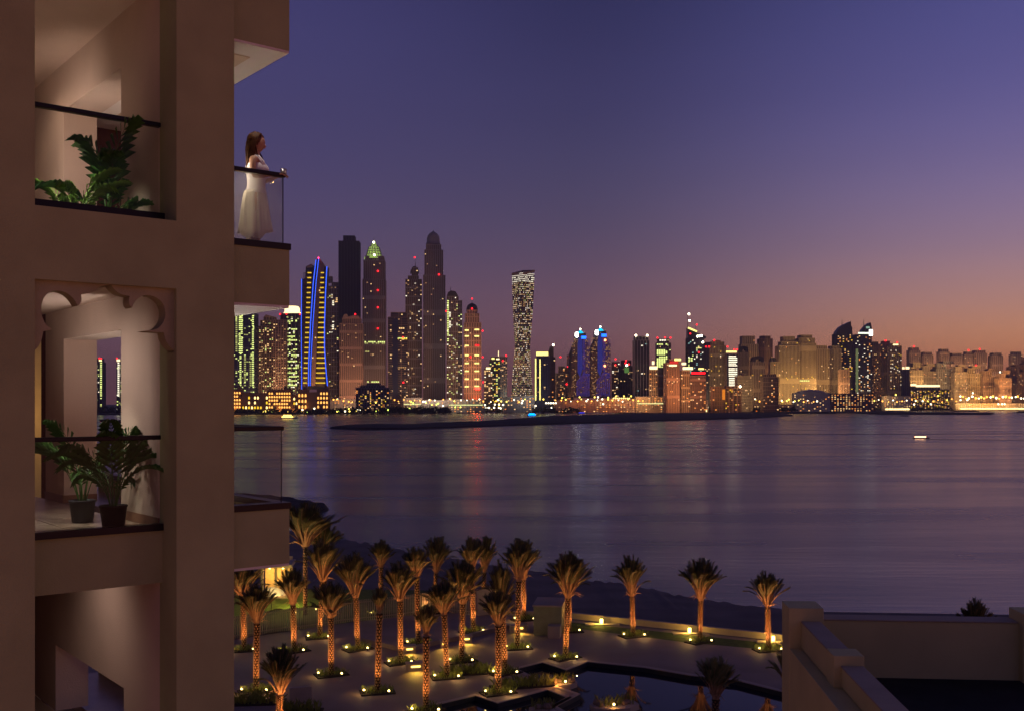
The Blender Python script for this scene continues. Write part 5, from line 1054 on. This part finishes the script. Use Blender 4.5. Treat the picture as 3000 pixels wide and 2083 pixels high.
# city floodlights (street and facade lighting of the far shore)
for px, py_, Yl, e, c in ((1010, 1120, 2400, 120000, (1, .55, .3)), (1092, 1110, 2500, 60000, (1, .5, .28)), (1210, 1150, 2420, 60000, (1, .6, .35)), (1270, 1165, 2420, 90000, (1, .75, .55)), (1381, 1090, 2480, 150000, (1, .42, .16)), (1381, 1140, 2480, 90000, (1, .42, .16)), (1330, 1165, 2420, 50000, (1, .7, .45)), (1515, 1120, 2680, 120000, (1, .75, .55)), (1510, 1160, 2650, 80000, (.8, 1, .8)), (1553, 1168, 2420, 30000, (.95, 1, .95)), (1700, 1180, 2420, 40000, (1, .35, .12)), (1800, 1180, 2420, 50000, (1, .35, .10)), (1880, 1165, 2420, 50000, (1, .6, .35)), (1968, 1130, 2340, 90000, (1, .40, .14)), (2010, 1130, 2340, 110000, (1, .40, .12)), (2045, 1120, 2380, 50000, (1, .4, .2)), (2100, 1130, 2600, 80000, (1, .62, .3)), (2182, 1130, 2440, 80000, (1, .68, .36)), (2210, 1090, 2640, 50000, (1, .6, .3)), (2148, 1110, 2350, 40000, (1, .45, .1)), (2258, 1150, 2380, 30000, (1, .5, .2)),
    (2310, 1140, 2760, 150000, (1, .62, .24)), (2360, 1130, 2790, 180000, (1, .62, .24)), (2408, 1140, 2880, 150000, (1, .62, .24)), (2447, 1140, 2900, 130000, (1, .60, .24)), (2475, 1140, 2840, 70000, (1, .5, .2)), (2570, 1150, 3080, 120000, (1, .55, .2)), (2610, 1140, 3150, 200000, (1, .62, .24)), (2640, 1150, 3150, 150000, (1, .66, .3)), (2690, 1120, 3400, 160000, (1, .58, .24)), (2730, 1110, 3400, 180000, (1, .60, .24)), (2780, 1110, 3380, 200000, (1, .60, .24)), (2830, 1130, 3380, 200000, (1, .62, .24)), (2870, 1140, 3380, 220000, (1, .62, .22)), (2905, 1140, 3380, 260000, (1, .48, .12)), (2945, 1140, 3380, 200000, (1, .45, .12)), (2985, 1130, 3380, 200000, (1, .5, .2)), (860, 1125, 2420, 60000, (1, .5, .2)), (780, 1120, 2440, 90000, (1, .55, .28)), (2680, 1100, 3660, 160000, (1, .5, .25)), (2720, 1100, 3660, 160000, (1, .5, .25)), (2768, 1100, 3660, 160000, (1, .5, .25)), (2805, 1100, 3660, 160000, (1, .5, .25)), (2840, 1100, 3660, 160000, (1, .5, .25)), (2872, 1100, 3660, 160000, (1, .5, .25)), (2922, 1100, 3660, 160000, (1, .5, .25)), (2980, 1100, 3660, 160000, (1, .5, .25)), (2200, 1100, 2870, 120000, (1, .5, .25)), (2245, 1100, 2920, 120000, (1, .5, .25)), (1090, 1130, 2650, 90000, (1, .5, .3)), (1025, 1130, 2520, 60000, (1, .5, .3)), (720, 1120, 2420, 50000, (1, .6, .3))):
    p_ = at(px, 1120 if px in (1381,) else 1172, Yl-32); lamp('city_floodlight', 'SPOT', p_, c, e*(2.7 if px < 2080 else 2.8), None, 2, p_+Vector((0, 100, 62)), 150, 1)

# --- shore lamps
post_me = MB().tube([(0, 0, 0), (0, 0, 1)], .25, 5).mesh('pole', dark_metal)
globes = {'w': (1, .88, .58, 5), 'y': (.95, .70, .10, 5), 'l': (.70, .9, .12, 3.5), 'o': (1, .36, .05, 5)}
gme = {c: MB().ball((0, 0, 0), 1.0, 8).mesh('globe', emis('street_globe_'+c, v[:3], v[3], True), True) for c, v in globes.items()}
def lamp_label(px, py, c, row):
    cn = {'w': 'white', 'y': 'yellow', 'l': 'lime', 'o': 'orange'}[c]
    if row: return 'round white lamp on a pole in the lamp row along the far promenade'
    for lim, ph in ((800, 'below the low dim palace wing, left'), (830, 'below the join of the palace wings'), (870, 'on the shore above the yellow ferry'), (905, 'on the shore under the small palace wing'), (965, 'on the shore below the golden palace end'), (1060, 'on the dark shore left of the resort'), (1150, 'on the shore in front of the grey resort'), (1220, 'in the dark trees right of the resort'), (1275, 'in the trees under the tallest tower'), (1320, 'at the left end of the promenade row'), (1360, 'under the pale mansard tower'), (1440, 'under the floodlit domed tower'), (1500, 'above the row left of the twisted tower'), (1560, 'at the foot of the twisted tower'), (1640, 'under the yellow outlined tower'), (1715, 'under the left blue twin'), (1800, 'under the right blue twin'), (1870, 'on the terracotta podium roof'), (2110, 'at the right end of the promenade'), (2240, 'before the white dotted tower'), (2320, 'on the orange lit shed'), (2430, 'by the domed exhibition hall'), (2500, 'under the first blade tower'), (2560, 'under the tower with the square sign'), (2630, 'by the pale floodlit hall'), (2690, 'left of the low lit roofline hotel'), (2800, 'before the low lit roofline hotel'), (2850, 'on the golden strip, left end'), (2900, 'on the golden strip, middle'), (2950, 'on the golden strip, right part'), (9999, 'at the far right shore')):
        if px < lim: return ('upper ' if py < 1180 else 'lower ')+cn+' lamp '+ph
LAMPS = []
def slamp(px, py, Yl, c, r=1.0, row=False):
    k = Yl/F; z = max(zz(py, Yl), BZ+3); t = thing('street_lamp', lamp_label(px, py, c, row), 'street lamp', ((px-CX)*k, Yl, BZ), 0, {'w': 'white lamps along the far promenade' if row else 'white lamps of the far shore', 'y': 'yellow lamps of the far shore', 'l': 'lime lamps in the shore trees', 'o': 'orange lamps below the towers'}[c])
    LAMPS.append((px, t))
    inst('pole', post_me, t, scale=(1, 1, z-BZ)); inst('globe', gme[c], t, (0, 0, z-BZ), scale=(r*k*2.6,)*3)
rr = random.Random(9)
x = 1290
while x < 2090:
    if not (1668 < x < 1762) or rr.random() < .1: slamp(x+rr.uniform(-3, 3), 1195-(x-1290)*.004+rr.uniform(-1, 1), 2500 if x < 2000 else 2560, 'w', rr.uniform(.85, 1.1), True)
    x += rr.choice((8, 10, 14, 14, 18)) if x > 1900 else rr.choice((10, 14, 15, 18))
for px, py, c in ((772, 1206, 'y'), (785, 1203, 'y'), (790, 1209, 'y'), (801, 1202, 'y'), (810, 1207, 'y'), (835, 1207, 'y'), (843, 1208, 'y'), (778, 1204, 'y'), (798, 1206, 'l'), (886, 1200, 'w'), (900, 1206, 'l'), (913, 1206, 'l'), (927, 1207, 'y'), (921, 1196, 'w'), (954, 1203, 'w'), (960, 1207, 'y'), (971, 1206, 'y'), (988, 1205, 'y'), (991, 1204, 'l'), (1011, 1204, 'w'), (1022, 1197, 'y'), (1024, 1204, 'y'), (1043, 1204, 'y'), (1048, 1200, 'w'), (1054, 1201, 'w'), (1102, 1203, 'l'), (1137, 1200, 'l'), (1101, 1178, 'y'), (1183, 1202, 'y'), (1195, 1202, 'y'), (1193, 1195, 'y'), (1200, 1195, 'l'), (1205, 1177, 'l'), (1211, 1180, 'l'), (1248, 1179, 'y'), (1265, 1185, 'l'), (1279, 1184, 'l'), (1284, 1181, 'l'), (1298, 1188, 'w'), (1240, 1176, 'w'), (1258, 1171, 'w'), (1318, 1168, 'w'), (1334, 1192, 'l'), (1349, 1192, 'l'), (1450, 1184, 'w'), (1462, 1184, 'w'), (1474, 1185, 'w'), (1421, 1186, 'w'), (1459, 1171, 'w'), (1531, 1173, 'w'), (1529, 1180, 'w'), (1600, 1180, 'w'), (1607, 1180, 'w'), (1614, 1180, 'w'), (1621, 1180, 'w'), (1628, 1180, 'w'), (1569, 1188, 'w'), (1647, 1165, 'y'), (1698, 1163, 'y'), (1742, 1163, 'y'), (1752, 1163, 'w'), (1782, 1164, 'y'), (1805, 1160, 'y'), (1828, 1160, 'y'), (1849, 1160, 'y'), (1592, 1169, 'y'), (1767, 1183, 'w'), (1718, 1174, 'w'), (2094, 1181, 'w'), (2213, 1166, 'w'), (2232, 1165, 'w'), (2216, 1186, 'w'), (2255, 1176, 'y'), (2292, 1176, 'y'), (2305, 1174, 'y'), (2343, 1175, 'y'), (2387, 1172, 'o'), (2380, 1158, 'w'), (2402, 1159, 'w'), (2448, 1156, 'y'), (2475, 1156, 'o'), (2483, 1173, 'w'), (2443, 1184, 'w'), (2450, 1184, 'w'), (2497, 1184, 'w'), (2506, 1178, 'w'), (2515, 1179, 'w'), (2526, 1176, 'w'), (2554, 1156, 'y'), (2592, 1173, 'w'), (2603, 1172, 'w'), (2683, 1173, 'w'), (2703, 1174, 'w'), (2678, 1184, 'w'), (2727, 1183, 'w'), (2624, 1156, 'y'), (2814, 1171, 'w'), (2834, 1171, 'w'), (2850, 1151, 'w'), (2925, 1183, 'w'), (2936, 1183, 'w'), (2943, 1183, 'w'), (2930, 1090, 'w'), (2640, 1162, 'y'), (2748, 1159, 'y')):
    Yl = 2300 if px < 1150 else (2450 if px < 2150 else (2750 if px < 2560 else 3250))
    slamp(px, py, Yl, c, .85 if c != 'w' else .95)
for px in range(2812, 3004, 9): slamp(px+rr.uniform(-2, 2), 1163+rr.uniform(-3, 4), 3380, rr.choice('wwyo'), rr.uniform(.9, 1.3))
for px in list(range(2708, 2800, 13))+list(range(2180, 2330, 16))+list(range(960, 1290, 15))+list(range(2080, 2180, 15))+list(range(2330, 2560, 13))+list(range(1630, 1900, 15))+list(range(1300, 1560, 17))+list(range(2560, 2700, 14)): slamp(px+rr.uniform(-3, 3), 1172+rr.uniform(-4, 5), 2440 if px < 1990 else (2650 if px < 2400 else 3050), rr.choice('yowo'), rr.uniform(.6, .95))
by = {}
for px, t in LAMPS: by.setdefault(t['label'], []).append((px, len(by), t))
for lb, ls in by.items():
    if 1 < len(ls) <= 12:
        for i, (_, _, t) in enumerate(sorted(ls, key=lambda q: q[0])): t['label'] = lb.replace(' lamp ', ' lamp, %s from the left, ' % ('first', 'second', 'third', 'fourth', 'fifth', 'sixth', 'seventh', 'eighth', 'ninth', 'tenth', 'eleventh', 'twelfth')[i], 1)
# dark tree belt of the far shore
mb = MB(); rr = random.Random(12); tree_m = mat('far_foliage', (.035, .045, .025), .95, var=.4, scale=.2)
for (a, b, n, Yl, hs) in ((680, 960, 90, 2285, 8), (950, 1320, 190, 2300, 12), (1130, 1300, 60, 2420, 15), (1560, 1700, 50, 2440, 12), (1300, 2080, 110, 2480, 5), (2160, 2330, 70, 2650, 12), (2430, 2560, 50, 2720, 13), (2050, 2110, 20, 2560, 14), (2560, 2800, 60, 3150, 9), (2780, 2900, 30, 4000, 16), (250, 360, 40, 2300, 14)):
    for i in range(n):
        px = rr.uniform(a, b); k = Yl/F; r_ = rr.uniform(3, 6.5); h_ = hs*rr.uniform(.5, 1.1); c = Vector(((px-CX)*k, Yl+rr.uniform(-6, 20), BZ+h_-r_*.5)); 
        for q in range(7):
            o = Vector((rr.gauss(0, r_*.7), rr.gauss(0, r_*.5), rr.uniform(-h_+3, r_*.6))); s_ = r_*rr.uniform(.4, .75)
            pts = [c+o+Vector((rr.gauss(0, 1), rr.gauss(0, 1), rr.gauss(0, .8))).normalized()*s_*rr.uniform(.7, 1.2) for _ in range(7)]
            mb.add(pts, [(0, 1, 2), (0, 2, 3), (1, 3, 4), (2, 4, 5), (0, 5, 6), (3, 5, 1), (6, 4, 1), (6, 2, 3)])
mb.build('shore_trees', tree_m, kind='stuff')

# --- haze over the bay
hz_m = bpy.data.materials.new('haze'); hz_m.use_nodes = True; hn = hz_m.node_tree.nodes; hn.clear()
ho = hn.new('ShaderNodeOutputMaterial'); pv_ = hn.new('ShaderNodeVolumePrincipled'); pv_.inputs['Color'].default_value = (.86, .82, .86, 1); pv_.inputs['Density'].default_value = 7.5e-5; pv_.inputs['Anisotropy'].default_value = .55
hz_m.node_tree.links.new(pv_.outputs[0], ho.inputs['Volume'])
MB().box(-30500, 30500, -60, 16500, -4, 520).build('haze', hz_m, kind='stuff')
# --- boats
def boat(px, py, ln, label, hull, cabin, deck=1, lights=()):
    X, Yb = gnd(px, py); t = thing('boat', label, 'boat', (X, Yb, 0))
    MB().prism([(-ln/2, -ln*.11), (ln*.3, -ln*.12), (ln/2, 0), (ln*.3, ln*.12), (-ln/2, ln*.11)], -.3, ln*.075).build('hull', hull, t)
    for d_ in range(deck): MB().box(-ln*(.4-.08*d_), ln*(.24-.1*d_), -ln*.09, ln*.09, ln*.075+d_*ln*.09, ln*(.145)+d_*ln*.09).build('cabin', cabin, t); MB().box(-ln*.42, ln*.26, -ln*.1, ln*.1, ln*(.147)+d_*ln*.09, ln*.16+d_*ln*.09).build('deck_roof', WL['white'], t)
    MB().tube([(ln*.05, 0, ln*.16), (ln*.05, 0, ln*.42)], ln*.006, 5).build('mast', WL['grey'], t)
    return t
boat(846, 1226, 26, 'ferry blazing with yellow light on the water beside the brown hotel', WL['white'], emis('boat_yellow', (1, .62, .10), 5, True), 2)
boat(1561, 1218, 22, 'dinner boat lit bright blue off the promenade', WL['dark'], emis('boat_blue', (.0, .30, 1.0), 4, True), 2)
boat(1675, 1208, 34, 'long boat with an orange lit cabin below the blue twin towers', WL['dark'], emis('boat_orange', (1, .33, .05), 1.5, True))
boat(1706, 1211, 20, 'small boat with a blue light next to the long orange lit boat', WL['dark'], emis('boat_blue2', (.05, .06, 1.0), 1.5, True))
boat(1812, 1209, 14, 'small boat carrying a green light off the promenade', WL['dark'], emis('boat_green', (.03, .8, .15), 1.6, True))
boat(2700, 1284, 11, 'small motor boat with a white top light crossing the open water', WL['brown'], emis('boat_cream', (1, .50, .24), 5, True))
boat(2115, 1193, 22, 'small pale boat moored near the harbour spit', WL['white'], win['w'])
boat(2540, 1197, 26, 'small boat with an orange light by the right hand spit', WL['white'], win['O'])
foam = mat('wake_foam', (.20, .16, .17), .6, var=.3, scale=.05)
sheet('wake', [gnd(2708, 1287.5), gnd(3100, 1289), gnd(3100, 1288), gnd(2708, 1286)], .03, mat('wake_dark', (.012, .01, .014), .5, var=0))
sheet('wake', [gnd(1900, 1272.4), gnd(2400, 1271.6), gnd(3200, 1270.2), gnd(3200, 1268.8), gnd(2400, 1270.2), gnd(1900, 1271.4)], .03, foam)
